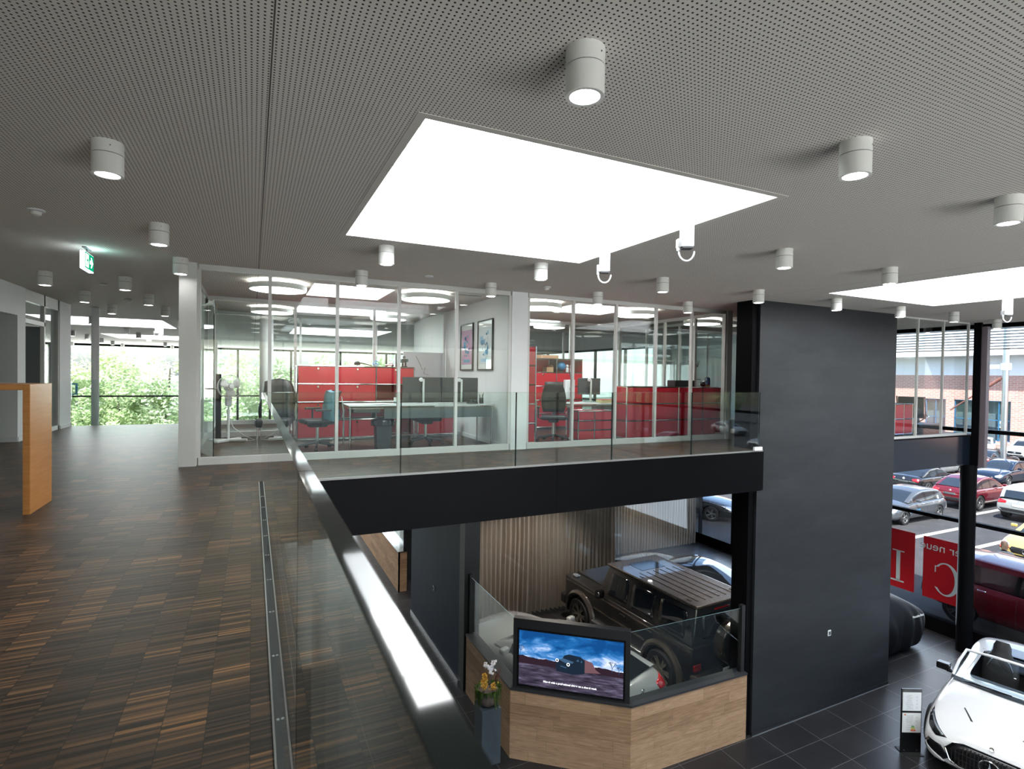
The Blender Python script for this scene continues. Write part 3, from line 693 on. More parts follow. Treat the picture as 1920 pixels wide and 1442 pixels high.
def eval_mesh(me, subsurf=0, cutters=(), bevel=0):
    o = bpy.data.objects.new('tmp', me); COL.objects.link(o)
    if bevel:
        b = o.modifiers.new('b', 'BEVEL'); b.width = bevel; b.segments = 3; b.limit_method = 'ANGLE'; b.angle_limit = rad(35)
    if subsurf:
        s = o.modifiers.new('s', 'SUBSURF'); s.levels = s.render_levels = subsurf
    cos_ = []
    for c in cutters:
        co = bpy.data.objects.new('cut', c); COL.objects.link(co); cos_.append(co)
        b = o.modifiers.new('c', 'BOOLEAN'); b.operation = 'DIFFERENCE'; b.object = co; b.solver = 'EXACT'
        try: b.material_mode = 'TRANSFER'
        except Exception: pass
    bpy.context.view_layer.update()
    dg = bpy.context.evaluated_depsgraph_get()
    r = bpy.data.meshes.new_from_object(o.evaluated_get(dg), preserve_all_data_layers=True, depsgraph=dg)
    for c in cos_: bpy.data.objects.remove(c)
    bpy.data.objects.remove(o); return r
def bvh_of(*meshes):
    vs = []; fs = []
    for me in meshes:
        b = len(vs); vs += [v.co.copy() for v in me.vertices]; fs += [[b+i for i in p.vertices] for p in me.polygons]
    return BVHTree.FromPolygons(vs, fs)
def split_by_mat(me, names, parent, lr=()):
    """one object for each material slot; slots in lr are also split into left and right"""
    out = {}
    for i, nm in enumerate(names):
        for side in ((1, -1) if i in lr else (0,)):
            bm = bmesh.new(); bm.from_mesh(me)
            kill = [f for f in bm.faces if f.material_index != i or (side and f.calc_center_median().y*side < 0)]
            bmesh.ops.delete(bm, geom=kill, context='FACES')
            if not bm.faces: bm.free(); continue
            for f in bm.faces: f.material_index = 0
            m2 = bpy.data.meshes.new(nm); bm.to_mesh(m2); bm.free()
            m2.materials.append(me.materials[i]); smooth_mesh(m2, 42)
            o = bpy.data.objects.new(nm, m2); COL.objects.link(o); o.parent = parent; out.setdefault(nm, o)
    return out
def patch(bvh, poly, face, name, m, parent, off=0.006, rings=4, dens=28, smooth=True):
    """a panel lying on the body: poly is a star-shaped outline seen from 'front', 'rear', 'left', 'right' or 'top'"""
    n = len(poly); P = []
    per = sum((Vector(poly[i])-Vector(poly[(i+1) % n])).length for i in range(n))
    for i in range(n):
        a, b = Vector(poly[i]), Vector(poly[(i+1) % n]); k = max(1, int(round(dens*(b-a).length/per)))
        P += [a.lerp(b, j/k) for j in range(k)]
    c = sum(P, Vector((0, 0)))/len(P)
    def cast(p):
        u, v = p
        o, d = {'front': ((6, u, v), (-1, 0, 0)), 'rear': ((-6, u, v), (1, 0, 0)), 'left': ((u, 4, v), (0, -1, 0)), 'right': ((u, -4, v), (0, 1, 0)), 'top': ((u, v, 5), (0, 0, -1))}[face]
        o = Vector(o); d = Vector(d)
        h = bvh.ray_cast(o, d)
        if h[0] is None:
            h = bvh.find_nearest(o+d*(6-2.2 if face in ('front', 'rear') else 3.1))
        return h[0]-d*off
    vs = [cast(c)]; fs = []; K = len(P)
    for r in range(1, rings+1): vs += [cast(c+(p-c)*(r/rings)) for p in P]
    fs += [(0, 1+j, 1+(j+1) % K) for j in range(K)]
    for r in range(1, rings): fs += [(1+(r-1)*K+j, 1+r*K+j, 1+r*K+(j+1) % K, 1+(r-1)*K+(j+1) % K) for j in range(K)]
    mb = MB().add(vs, fs); o = mb.build(name, m, parent, smooth=smooth)
    s = o.modifiers.new('solid', 'SOLIDIFY'); s.thickness = max(0.004, off*0.9); s.offset = -1 if True else 0
    return o
def rrect(u0, u1, v0, v1, r, k=4):
    out = []
    for (cx, cy_, a0) in ((u1-r, v1-r, 0), (u0+r, v1-r, 90), (u0+r, v0+r, 180), (u1-r, v0+r, 270)):
        out += [(cx+r*cos(rad(a0+90*i/k)), cy_+r*sin(rad(a0+90*i/k))) for i in range(k+1)]
    return out
_wheelc = {}
def wheel(parent, x, y, r, w=0.235, style=5, rimc=None):
    key = (round(r, 3), style, rimc.name if rimc else '')
    s = 1 if y > 0 else -1
    if key not in _wheelc:
        t = MB().lathe([(r*0.70, -w/2), (r*0.93, -w/2), (r, -w*0.36), (r, w*0.36), (r*0.93, w/2), (r*0.70, w/2), (r*0.68, w*0.3), (r*0.68, -w*0.3), (r*0.70, -w/2)], 36, cap=False).mesh('tyre', M_tyre)
        smooth_mesh(t)
        m = MB(); m.m = 0
        m.lathe([(r*0.70, w*0.42), (r*0.66, w*0.40), (r*0.64, w*0.1)], 36, cap=False)
        n = 5 if style == 5 else 6 if style == 6 else 10
        for k in range(n):
            for dlt in ((-0.16, 0.16) if style != 10 else (0,)):
                a = 2*pi*k/n+dlt; a2 = 2*pi*k/n+dlt*0.35
                wd = 0.022
                p0 = Vector((r*0.12*cos(a2), r*0.12*sin(a2), w*0.34)); p1 = Vector((r*0.66*cos(a), r*0.66*sin(a), w*0.37))
                q = Vector((-(p1-p0).y, (p1-p0).x, 0)).normalized()*wd
                z = Vector((0, 0, 0.03))
                m.add([p0-q, p0+q, p1+q, p1-q, p0-q-z, p0+q-z, p1+q-z, p1-q-z], [(0, 1, 2, 3), (0, 4, 5, 1), (1, 5, 6, 2), (2, 6, 7, 3), (3, 7, 4, 0)])
        m.lathe([(0, w*0.38), (r*0.13, w*0.37), (r*0.15, w*0.3)], 20, cap=False)
        m.m = 1
        m.lathe([(0, w*0.12), (r*0.67, w*0.12)], 32, cap=False).lathe([(0, -w*0.4), (r*0.67, -w*0.4)], 32, cap=False)
        rm = m.mesh('rim', [rimc or M_rim, M_rimd]); smooth_mesh(rm)
        _wheelc[key] = (t, rm)
    t, rm = _wheelc[key]
    o = bpy.data.objects.new('wheel', t); COL.objects.link(o); o.parent = parent; o.location = (x, y-s*w/2, r); o.rotation_euler = (rad(-90 if s > 0 else 90), 0, 0)
    p = bpy.data.objects.new('rim', rm); COL.objects.link(p); p.parent = o
    return o
def interp(tab, x, k):
    tab = sorted(tab, key=lambda t: t[0])
    if x <= tab[0][0]: return tab[0][k]
    for a, b in zip(tab[:-1], tab[1:]):
        if a[0] <= x <= b[0]: f = (x-a[0])/(b[0]-a[0]+1e-9); return a[k]*(1-f)+b[k]*f
    return tab[-1][k]
def star(parent, c, r, face, m=None, ring=True, name='star_badge'):
    """three pointed star in a ring, facing +x ('front') or -x ('rear') in car space"""
    sg = 1 if face == 'front' else -1
    mt = Matrix.Translation(c) @ Matrix(((0, 0, sg, 0), (sg, 0, 0, 0), (0, 1, 0, 0), (0, 0, 0, 1)))
    mb = MB()
    if ring:
        pts = [mt @ Vector((r*cos(2*pi*k/28), r*sin(2*pi*k/28), 0)) for k in range(29)]
        mb.tube(pts, r*0.085, 6, cap=False)
    for k in range(3):
        a = pi/2+k*2*pi/3; tip = Vector((r*0.96*cos(a), r*0.96*sin(a), 0)); l = Vector((r*0.17*cos(a+pi/3), r*0.17*sin(a+pi/3), 0)); rr = Vector((r*0.17*cos(a-pi/3), r*0.17*sin(a-pi/3), 0)); z = Vector((0, 0, r*0.16))
        mb.add([mt @ p for p in (tip, l, Vector((0, 0, 0))+z, rr)], [(0, 1, 2), (0, 2, 3), (0, 3, 1), (1, 3, 2)])
    return mb.build(name, m or M_chrome, parent)
def section(x, zt, w, zb, cr):
    h = zt-zb
    half = [(0, zb), (w*0.80, zb), (w*0.955, zb+0.07), (w, zb+0.34*h), (w*0.99, zb+0.62*h), (w*0.965, zb+0.82*h), (w*0.88, zt-0.025), (w*0.70, zt), (w*0.40, zt+cr*0.8), (0, zt+cr)]
    return [Vector((x, y, z)) for y, z in half]+[Vector((x, -y, z)) for y, z in half[-2:0:-1]]
TYPES = {
 'hatch': dict(st=[(2.21, .52, .58, .30, 0), (2.13, .68, .80, .21, .01), (1.85, .80, .88, .19, .02), (1.35, .90, .90, .19, .03), (.90, .97, .90, .19, .03), (0, .98, .90, .19, 0), (-1.0, 1.0, .90, .19, 0), (-1.7, 1.0, .89, .22, .02), (-2.02, .97, .85, .28, .02), (-2.17, .78, .80, .33, 0), (-2.2, .6, .74, .38, 0)],
   cab=[(1.05, .96), (.30, 1.34), (-.20, 1.43), (-.9, 1.43), (-1.55, 1.36), (-1.80, 1.26), (-2.06, .98)], roofw=.66, side=[(.62, -.28), (-.36, -1.12), (-1.18, -1.55)], ws=(1.05, .30), rw=(-1.80, -2.06), wx=(1.37, -1.36), r=.325),
 'suv': dict(st=[(2.32, .62, .62, .38, 0), (2.24, .82, .84, .28, .01), (1.95, .98, .92, .24, .02), (1.4, 1.06, .94, .24, .03), (.85, 1.10, .94, .24, .03), (0, 1.10, .94, .24, 0), (-1.2, 1.12, .94, .24, 0), (-1.95, 1.12, .92, .28, 0), (-2.25, 1.08, .88, .36, .01), (-2.34, .85, .84, .42, 0), (-2.36, .62, .78, .48, 0)],
   cab=[(1.0, 1.08), (.35, 1.52), (-.15, 1.62), (-1.2, 1.63), (-1.9, 1.58), (-2.12, 1.46), (-2.30, 1.10)], roofw=.70, side=[(.66, -.22), (-.30, -1.16), (-1.22, -1.98)], ws=(1.0, .35), rw=(-2.12, -2.30), wx=(1.42, -1.44), r=.37),
 'coupesuv': dict(st=[(2.36, .60, .62, .36, 0), (2.27, .80, .86, .27, .01), (1.95, .95, .93, .24, .02), (1.4, 1.04, .95, .24, .03), (.85, 1.09, .95, .24, .03), (0, 1.10, .95, .24, 0), (-1.2, 1.12, .95, .24, 0), (-1.9, 1.12, .94, .28, .01), (-2.25, 1.09, .88, .36, .02), (-2.38, .9, .84, .42, 0), (-2.40, .64, .78, .48, 0)],
   cab=[(1.0, 1.07), (.35, 1.48), (-.2, 1.59), (-.8, 1.57), (-1.4, 1.44), (-2.15, 1.12)], roofw=.68, side=[(.66, -.22), (-.30, -1.08), (-1.14, -1.6)], ws=(1.0, .35), rw=(-1.4, -2.15), wx=(1.42, -1.46), r=.38),
 'sedan': dict(st=[(2.42, .50, .60, .28, 0), (2.33, .68, .82, .20, .01), (2.0, .80, .90, .18, .02), (1.4, .90, .92, .18, .03), (.80, .96, .92, .18, .03), (0, .97, .92, .18, 0), (-1.2, 1.0, .92, .18, 0), (-1.9, 1.0, .90, .22, .02), (-2.25, .98, .85, .30, .02), (-2.36, .80, .80, .36, 0), (-2.38, .58, .74, .42, 0)],
   cab=[(.95, .95), (.15, 1.35), (-.35, 1.43), (-.9, 1.40), (-1.45, 1.24), (-1.95, 1.0)], roofw=.64, side=[(.5, -.32), (-.40, -1.15), (-1.2, -1.5)], ws=(.95, .15), rw=(-1.45, -1.95), wx=(1.45, -1.42), r=.34),
}
def build_shell(T, pnt, pillar=M_blkgloss, roof=None):
    st = T['st']; mb = MB(); rows = [section(*s) for s in st]; mb.grid(rows, closed=True)
    n = len(rows[0]); mb.add(rows[0], [tuple(range(n))]); mb.add(rows[-1], [tuple(range(n-1, -1, -1))])
    me = mb.mesh('b', [pnt, M_rubber])
    bm = bmesh.new(); bm.from_mesh(me); bmesh.ops.remove_doubles(bm, verts=bm.verts, dist=1e-4); bmesh.ops.recalc_face_normals(bm, faces=bm.faces); bm.to_mesh(me); bm.free()
    cuts = []
    for wx in T['wx']:
        for s in (1, -1):
            w = interp(st, wx, 2); R = T['r']*1.13
            c = MB().lathe([(R, 0), (R, 0.5)], 32, Matrix.Translation((wx, s*(w-0.30), T['r'])) @ Euler((rad(-90*s), 0, 0)).to_matrix().to_4x4()).mesh('c', M_rubber)
            cuts.append(c)
    body = eval_mesh(me, 2)
    body = eval_mesh(body, 0, cuts)
    return body
def build_cabin(T, pnt, roofm=None):
    cab = T['cab']; st = T['st']
    xs = {c[0] for c in cab}
    for a, b in T['side']: xs |= {a, b}
    xs = sorted(xs, reverse=True)
    rows = []
    zmax = max(c[1] for c in cab)
    for x in xs:
        z = interp(cab, x, 1); zb = interp(st, x, 1)-0.03; wb = interp(st, x, 2)*0.885
        f = max(0.0, min(1.0, (z-zb)/(zmax-zb))); z = max(z, zb+0.012)
        wr = wb+(T['roofw']-wb)*f
        zr = max(zb+0.006, z-0.05*f-0.005); we = wb+(wr-wb)*(0.90)
        half = [(wb, zb), (we, zr), (wr*0.96, z), (wr*0.84, z+0.012*f), (wr*0.4, z+0.035*f), (0, z+0.04*f)]
        rows.append([Vector((x, y, zz)) for y, zz in half]+[Vector((x, -y, zz)) for y, zz in half[-2::-1]])
    mb = MB(); n = len(rows[0])
    for i in range(len(rows)-1):
        xm = (xs[i]+xs[i+1])/2
        for j in range(n-1):
            jj = min(j, n-2-j); m = 0
            if jj == 0:
                m = 3 if any(b < xm < a for a, b in T['side']) else (4 if T['side'][-1][1] < xm < T['side'][0][0] else 0)
            elif jj >= 3:
                if T['ws'][1] < xm < T['ws'][0]: m = 1
                elif T['rw'][1] < xm < T['rw'][0]: m = 2
                elif roofm: m = 5
            mb.m = m; mb.add([rows[i][j], rows[i][j+1], rows[i+1][j+1], rows[i+1][j]], [(0, 1, 2, 3)])
    mats = [pnt, M_carglass, M_carglass, M_carglass, M_blkgloss, roofm or pnt]
    me = mb.mesh('cab', mats)
    bm = bmesh.new(); bm.from_mesh(me); bmesh.ops.remove_doubles(bm, verts=bm.verts, dist=1e-5); bmesh.ops.recalc_face_normals(bm, faces=bm.faces)
    ev = [v for v in bm.verts if v.is_boundary]
    bm.to_mesh(me); bm.free()
    return eval_mesh(me, 2)
def car(typ, label, pnt, loc, rz, group=None, rimc=None, plate='', name='car', roofm=None, grille=True, sticker=None):
    T = TYPES[typ]
    t = thing(name, label, 'car', loc, rz, group)
    body = build_shell(T, pnt); cab = build_cabin(T, pnt, roofm)
    split_by_mat(body, ['body', 'wheel_arch'], t)
    split_by_mat(cab, ['cabin_frame', 'windshield', 'rear_window', 'side_window', 'door_pillar', 'roof'], t, lr=(3, 4))
    bv = bvh_of(body); L0 = T['st'][0][0]; zt = T['st'][1][1]; zt2 = T['st'][2][1]; zr = T['st'][-3][1]
    wf = T['st'][1][2]
    for s in (1, -1):
        patch(bv, [(s*wf*0.62, zt-0.03), (s*wf*0.80, zt+0.04), (s*wf*1.04, zt2-0.02), (s*wf*1.06, zt-0.04), (s*wf*0.95, zt-0.13), (s*wf*0.68, zt-0.12)], 'front', 'headlight', M_head, t)
        patch(bv, [(s*wf*0.55, zr-0.13), (s*wf*0.98, zr-0.07), (s*wf*1.03, zr-0.16), (s*wf*0.96, zr-0.27), (s*wf*0.6, zr-0.24)], 'rear', 'tail_light', M_tail, t)
        xm = T['side'][0][0]-0.05; wb = interp(T['st'], xm, 2); zb = interp(T['st'], xm, 1)
        MB().cb((xm, s*(wb+0.09), zb+0.07), (0.13, 0.19, 0.12)).build('wing_mirror', pnt, t, bevel=0.035, segs=3)
        for (a, b) in T['side'][:2]:
            patch(bv, [(b+0.12, zb-0.14), (b+0.30, zb-0.135), (b+0.30, zb-0.115), (b+0.12, zb-0.12)], 'left' if s > 0 else 'right', 'door_handle', M_chrome if True else pnt, t, 0.02, 2, 8)
            patch(bv, [(b-0.045, 0.34), (b-0.035, 0.34), (b-0.035, zb-0.03), (b-0.045, zb-0.03)], 'left' if s > 0 else 'right', 'door_seam', M_blk, t, 0.003, 1, 16)
    if grille:
        patch(bv, [(-wf*0.52, zt-0.09), (wf*0.52, zt-0.09), (wf*0.60, zt-0.18), (wf*0.50, zt-0.30), (-wf*0.50, zt-0.30), (-wf*0.60, zt-0.18)], 'front', 'grille', M_grille, t)
        patch(bv, [(-wf*0.75, zt-0.36), (wf*0.75, zt-0.36), (wf*0.68, zt-0.46), (-wf*0.68, zt-0.46)], 'front', 'air_intake', M_grille, t)
        xr = bv.ray_cast(Vector((6, 0, zt-0.20)), Vector((-1, 0, 0)))[0]
        star(t, (xr.x+0.02, 0, zt-0.20), 0.095, 'front')
    patch(bv, rrect(-0.26, 0.26, zr-0.36, zr-0.25, 0.01), 'rear', 'number_plate', M_plate if plate else M_dgrey, t, 0.012)
    patch(bv, [(-wf*0.9, T['st'][-1][3]+0.0), (wf*0.9, T['st'][-1][3]+0.0), (wf*0.85, T['st'][-1][3]+0.13), (-wf*0.85, T['st'][-1][3]+0.13)], 'rear', 'rear_bumper_insert', M_blk, t, 0.006)
    xr = bv.ray_cast(Vector((-6, 0, zr-0.13)), Vector((1, 0, 0)))[0]
    star(t, (xr.x-0.012, 0, zr-0.13), 0.06, 'rear', name='rear_star_badge')
    if sticker: patch(bv, rrect(*sticker), 'left', 'blue_door_sticker', pm('blue_sticker', (0.04, 0.28, 0.60), 0.5), t, 0.005)
    for wx in T['wx']:
        for s in (1, -1): wheel(t, wx, s*(interp(T['st'], wx, 2)-0.015), T['r'], rimc=rimc)
    return t

# ------------------------------------------------------------------ open white roadster
def roadster(label, loc, rz, pnt):
    st = [(2.34, .50, .62, .26, 0), (2.28, .64, .82, .17, .02), (2.05, .77, .92, .15, .035), (1.6, .88, .965, .15, .05), (1.1, .95, .965, .15, .055), (.62, .99, .95, .15, .05), (.50, .99, .945, .15, .03), (-.2, .97, .94, .15, .0), (-.95, .98, .955, .15, .0), (-1.10, 1.0, .965, .15, .03), (-1.55, 1.03, .975, .17, .05), (-2.0, 1.0, .93, .24, .05), (-2.26, .88, .82, .33, .02), (-2.33, .66, .72, .40, 0)]
    T = dict(st=st, wx=(1.42, -1.28), r=.345)
    t = thing('roadster', label, 'car', loc, rz)
    mb = MB(); rows = [section(*s) for s in st]; n = len(rows[0])
    for i in range(len(rows)-1):
        xm = (st[i][0]+st[i+1][0])/2
        for j in range(n):
            q = [rows[i][j], rows[i][(j+1) % n], rows[i+1][(j+1) % n], rows[i+1][j]]
            c = sum(q, Vector())/4
            if -1.05 < xm < 0.55 and abs(c.y) < 0.66 and c.z > 0.6: continue
            mb.add(q, [(0, 1, 2, 3)])
    mb.add(rows[0], [tuple(range(n))]); mb.add(rows[-1], [tuple(range(n-1, -1, -1))])
    me = mb.mesh('b', [pnt, M_rubber]); bm = bmesh.new(); bm.from_mesh(me); bmesh.ops.remove_doubles(bm, verts=bm.verts, dist=1e-4); bmesh.ops.recalc_face_normals(bm, faces=bm.faces); bm.to_mesh(me); bm.free()
    body = eval_mesh(me, 2); bv = bvh_of(body)
    ob = split_by_mat(body, ['body'], t)['body']
    # dark wheel arches laid on the flanks, wheels standing proud of them
    for wx in T['wx']:
        for s in (1, -1):
            patch(bv, [(wx+0.40*cos(a), T['r']+0.40*sin(a)) for a in [k*2*pi/28 for k in range(28)] if T['r']+0.40*sin(a) > 0.16], 'left' if s > 0 else 'right', 'wheel_arch', M_rubber, t, 0.002)
            wheel(t, wx, s*(0.985), T['r'], 0.26, 10)
    # cockpit tub
    mats = M_blk; tub = MB()
    L, R_, zf = 0.70, -0.70, 0.32
    tub.quad((.58, R_, zf), (.58, L, zf), (-1.12, L, zf), (-1.12, R_, zf))
    for s in (1, -1): tub.quad((.58, s*0.70, zf), (.58, s*0.71, .975), (-1.12, s*0.71, .975), (-1.12, s*0.70, zf))
    tub.quad((.60, R_, zf), (.60, L, zf), (.58, L, .99), (.58, R_, .99)); tub.quad((-1.12, R_, zf), (-1.12, L, zf), (-1.12, L, 1.0), (-1.12, R_, 1.0))
    tub.build('cockpit', M_blk, t)
    MB().box(.22, .60, -.68, .68, .80, .965).build('dashboard', M_dgrey, t, bevel=0.05, segs=3)
    MB().box(-.55, .30, -.12, .12, .40, .66).build('centre_console', M_blkgloss, t, bevel=0.03)
    MB().tube([(0.06+0.05*sin(a), .36+.18*cos(a), .86+.17*sin(a)) for a in [k*2*pi/24 for k in range(25)]], 0.014, 8, cap=False).box(.05, .09, .20, .52, .84, .87).build('steering_wheel', M_blkgloss, t, smooth=True)
    SEAT = pm('black_seat_leather', (0.018, 0.018, 0.019), 0.42)
    for y in (.36, -.36):
        MB().cb((-.35, y, .52), (.52, .50, .16)).build('seat', SEAT, t, bevel=0.05, segs=3)
        mt = Matrix.Translation((-.62, y, .58)) @ Euler((0, rad(-16), 0)).to_matrix().to_4x4()
        m = MB()
        rows = []
        for k, (z, w, d) in enumerate(((0, .25, .07), (.12, .27, .09), (.30, .275, .09), (.46, .25, .075), (.55, .17, .06), (.62, .14, .055), (.72, .135, .055), (.80, .10, .04))):
            rows.append([mt @ Vector((d*cos(a) if abs(cos(a)) > .3 else d*cos(a), w*sin(a), z)) for a in [i*2*pi/20 for i in range(20)]])
        m.grid(rows, closed=True); m.add(rows[-1], [tuple(range(20))])
        b = m.build('backrest', SEAT, t, smooth=True)
        c = MB()
        for s in (-1, 1): c.tube([mt @ Vector((0.085, s*0.05+0.05*0, .50)), mt @ Vector((0.09, s*0.13, .44)), mt @ Vector((0.085, s*0.19, .30))], 0.008, 6)
        c.build('silver_trim', M_alu, b)
    MB().box(-1.10, -.98, -.66, .66, .75, 1.0).build('rear_shelf', M_dgrey, t, bevel=0.03)
    MB().quad((-1.02, -.58, 1.0), (-1.02, .58, 1.0), (-1.06, .52, 1.20), (-1.06, -.52, 1.20)).build('wind_deflector', glassmat('smoked_glass', (0.55, 0.6, 0.65)), t)
    # windscreen
    a0, a1 = Vector((.60, .83, .985)), Vector((.0, .75, 1.30)); mid = Vector((.03, 0, 1.337)); base = Vector((.80, 0, 1.03))
    fr = MB(); fr.tube([a0, (a0+a1)/2+Vector((0, .01, .03)), a1, Vector((.02, .42, 1.327)), mid, Vector((.02, -.42, 1.327)), Vector((a1.x, -a1.y, a1.z)), (Vector((a0.x, -a0.y, a0.z))+Vector((a1.x, -a1.y, a1.z)))/2+Vector((0, -.01, .03)), Vector((a0.x, -a0.y, a0.z))], 0.026, 8)
    fr.build('windscreen_frame', pnt, t, smooth=True)
    g = MB(); rows = []
    for k in range(7):
        f = k/6; row = []
        for j in range(9):
            u = -1+j/4; yb = .83*u; yt = .75*u
            b = Vector((.60+.20*(1-u*u), yb, .985+.045*(1-u*u))); tt = Vector((.0+.03*(1-u*u), yt, 1.30+.03*(1-u*u)))
            row.append(b.lerp(tt, f)+Vector((0, 0, .03*sin(pi*f))))
        rows.append(row)
    g.grid(rows).build('windscreen', glassmat('windscreen_glass', (0.80, 0.86, 0.87)), t, smooth=True)
    MB().add([Vector((.62+.20*(1-u*u)-dx, .88*u*0.95, .985+.05*(1-u*u)+dz)) for dx, dz in ((-0.10, 0.0), (0.02, 0.012)) for u in [-1+j/4 for j in range(9)]], [(j, j+1, j+10, j+9) for j in range(8)]).build('wiper_cowl', M_blk, t)
    wp = MB()
    for y0, y1 in ((-.62, .02), (.06, .60)): wp.tube([(.80, y0, 1.03), (.84-.0*y0, (y0+y1)/2, 1.06), (.80, y1, 1.045)], 0.012, 6)
    wp.build('wipers', M_blkgloss, t)
    for s in (1, -1):
        MB().cb((.47, s*.99, 1.05), (.15, .22, .12)).cb((.50, s*.88, 1.0), (.08, .14, .05)).build('wing_mirror', M_blkgloss, t, bevel=0.04, segs=3)
        patch(bv, [(s*.55, .63), (s*.68, .70), (s*.84, .80), (s*.88, .83), (s*.885, .76), (s*.83, .66), (s*.70, .60)], 'front', 'headlight', M_blkgloss, t, 0.008)
        h = patch(bv, [(s*.60, .65), (s*.72, .715), (s*.84, .785), (s*.845, .765), (s*.73, .695), (s*.62, .635)], 'front', 'daytime_running_light', M_head, t, 0.012)
        patch(bv, [(s*.50, .36), (s*.62, .50), (s*.80, .52), (s*.86, .42), (s*.82, .28), (s*.62, .24)], 'front', 'air_intake', M_blkgloss, t, 0.006)
        patch(bv, [(s*.56, .26), (s*.62, .30), (s*.86, .40), (s*.87, .34), (s*.70, .24)], 'front', 'intake_blade', pnt, t, 0.02)
        patch(bv, [(1.85, s*.30), (1.845, s*.33), (1.58, s*.47), (1.56, s*.46)], 'top', 'bonnet_vent', M_blk, t, 0.004, 2)
        patch(bv, [(s*.60, .90), (s*.80, .86), (s*.82, .78), (s*.55, .80)], 'rear', 'tail_light', M_tail, t)
        patch(bv, [(.44, .30), (.45, .30), (.42, .95), (.41, .95)], 'left' if s > 0 else 'right', 'door_seam', M_blk, t, 0.003, 1, 16)
        patch(bv, [(-.85, .34), (-.84, .34), (-.90, .95), (-.91, .95)], 'left' if s > 0 else 'right', 'door_seam', M_blk, t, 0.003, 1, 16)
    gp = [(-.56, .50), (-.47, .60), (-.33, .635), (.33, .635), (.47, .60), (.56, .50), (.50, .34), (.38, .28), (-.38, .28), (-.50, .34)]
    gr = patch(bv, gp, 'front', 'grille', M_grille, t, 0.008)
    sl = MB()
    for k in range(-10, 11):
        y = k*0.047
        zt_ = .62 if abs(y) < .32 else .62-(abs(y)-.32)*.8; 
        p = [bv.ray_cast(Vector((6, y, z)), Vector((-1, 0, 0)))[0] for z in (.30, .40, .50, zt_-.01)]
        sl.tube([q+Vector((.014, 0, 0)) for q in p if q is not None], 0.008, 6)
    sl.build('grille_bars', pm('dark_chrome', (.16, .16, .165), .2, .9), gr)
    for zz in (.40, .50):
        q = [bv.ray_cast(Vector((6, y, zz)), Vector((-1, 0, 0)))[0] for y in (-.44, -.2, 0, .2, .44)]
        MB().tube([a+Vector((.010, 0, 0)) for a in q], 0.005, 6).build('grille_crossbar', M_blkgloss, gr)
    q = bv.ray_cast(Vector((6, 0, .46)), Vector((-1, 0, 0)))[0]
    star(t, (q.x+.035, 0, .46), .125, 'front')
    MB().lathe([(0.0, .006), (.030, .004), (.032, 0)], 20, Matrix.Translation((2.22, 0, .715)) @ Euler((0, rad(50), 0)).to_matrix().to_4x4(), cap=False).build('bonnet_badge', M_chrome, t)
    patch(bv, [(-.80, .20), (.80, .20), (.74, .245), (-.74, .245)], 'front', 'front_lip', M_blkgloss, t, 0.02)
    rim_ = [q for q in [bv.ray_cast(Vector((6, y, z)), Vector((-1, 0, 0)))[0] for y, z in gp+[gp[0]]] if q is not None]
    MB().tube([p+Vector((.012, 0, 0)) for p in rim_], 0.011, 6, cap=False).build('grille_surround', M_chrome, t, smooth=True)
    return t

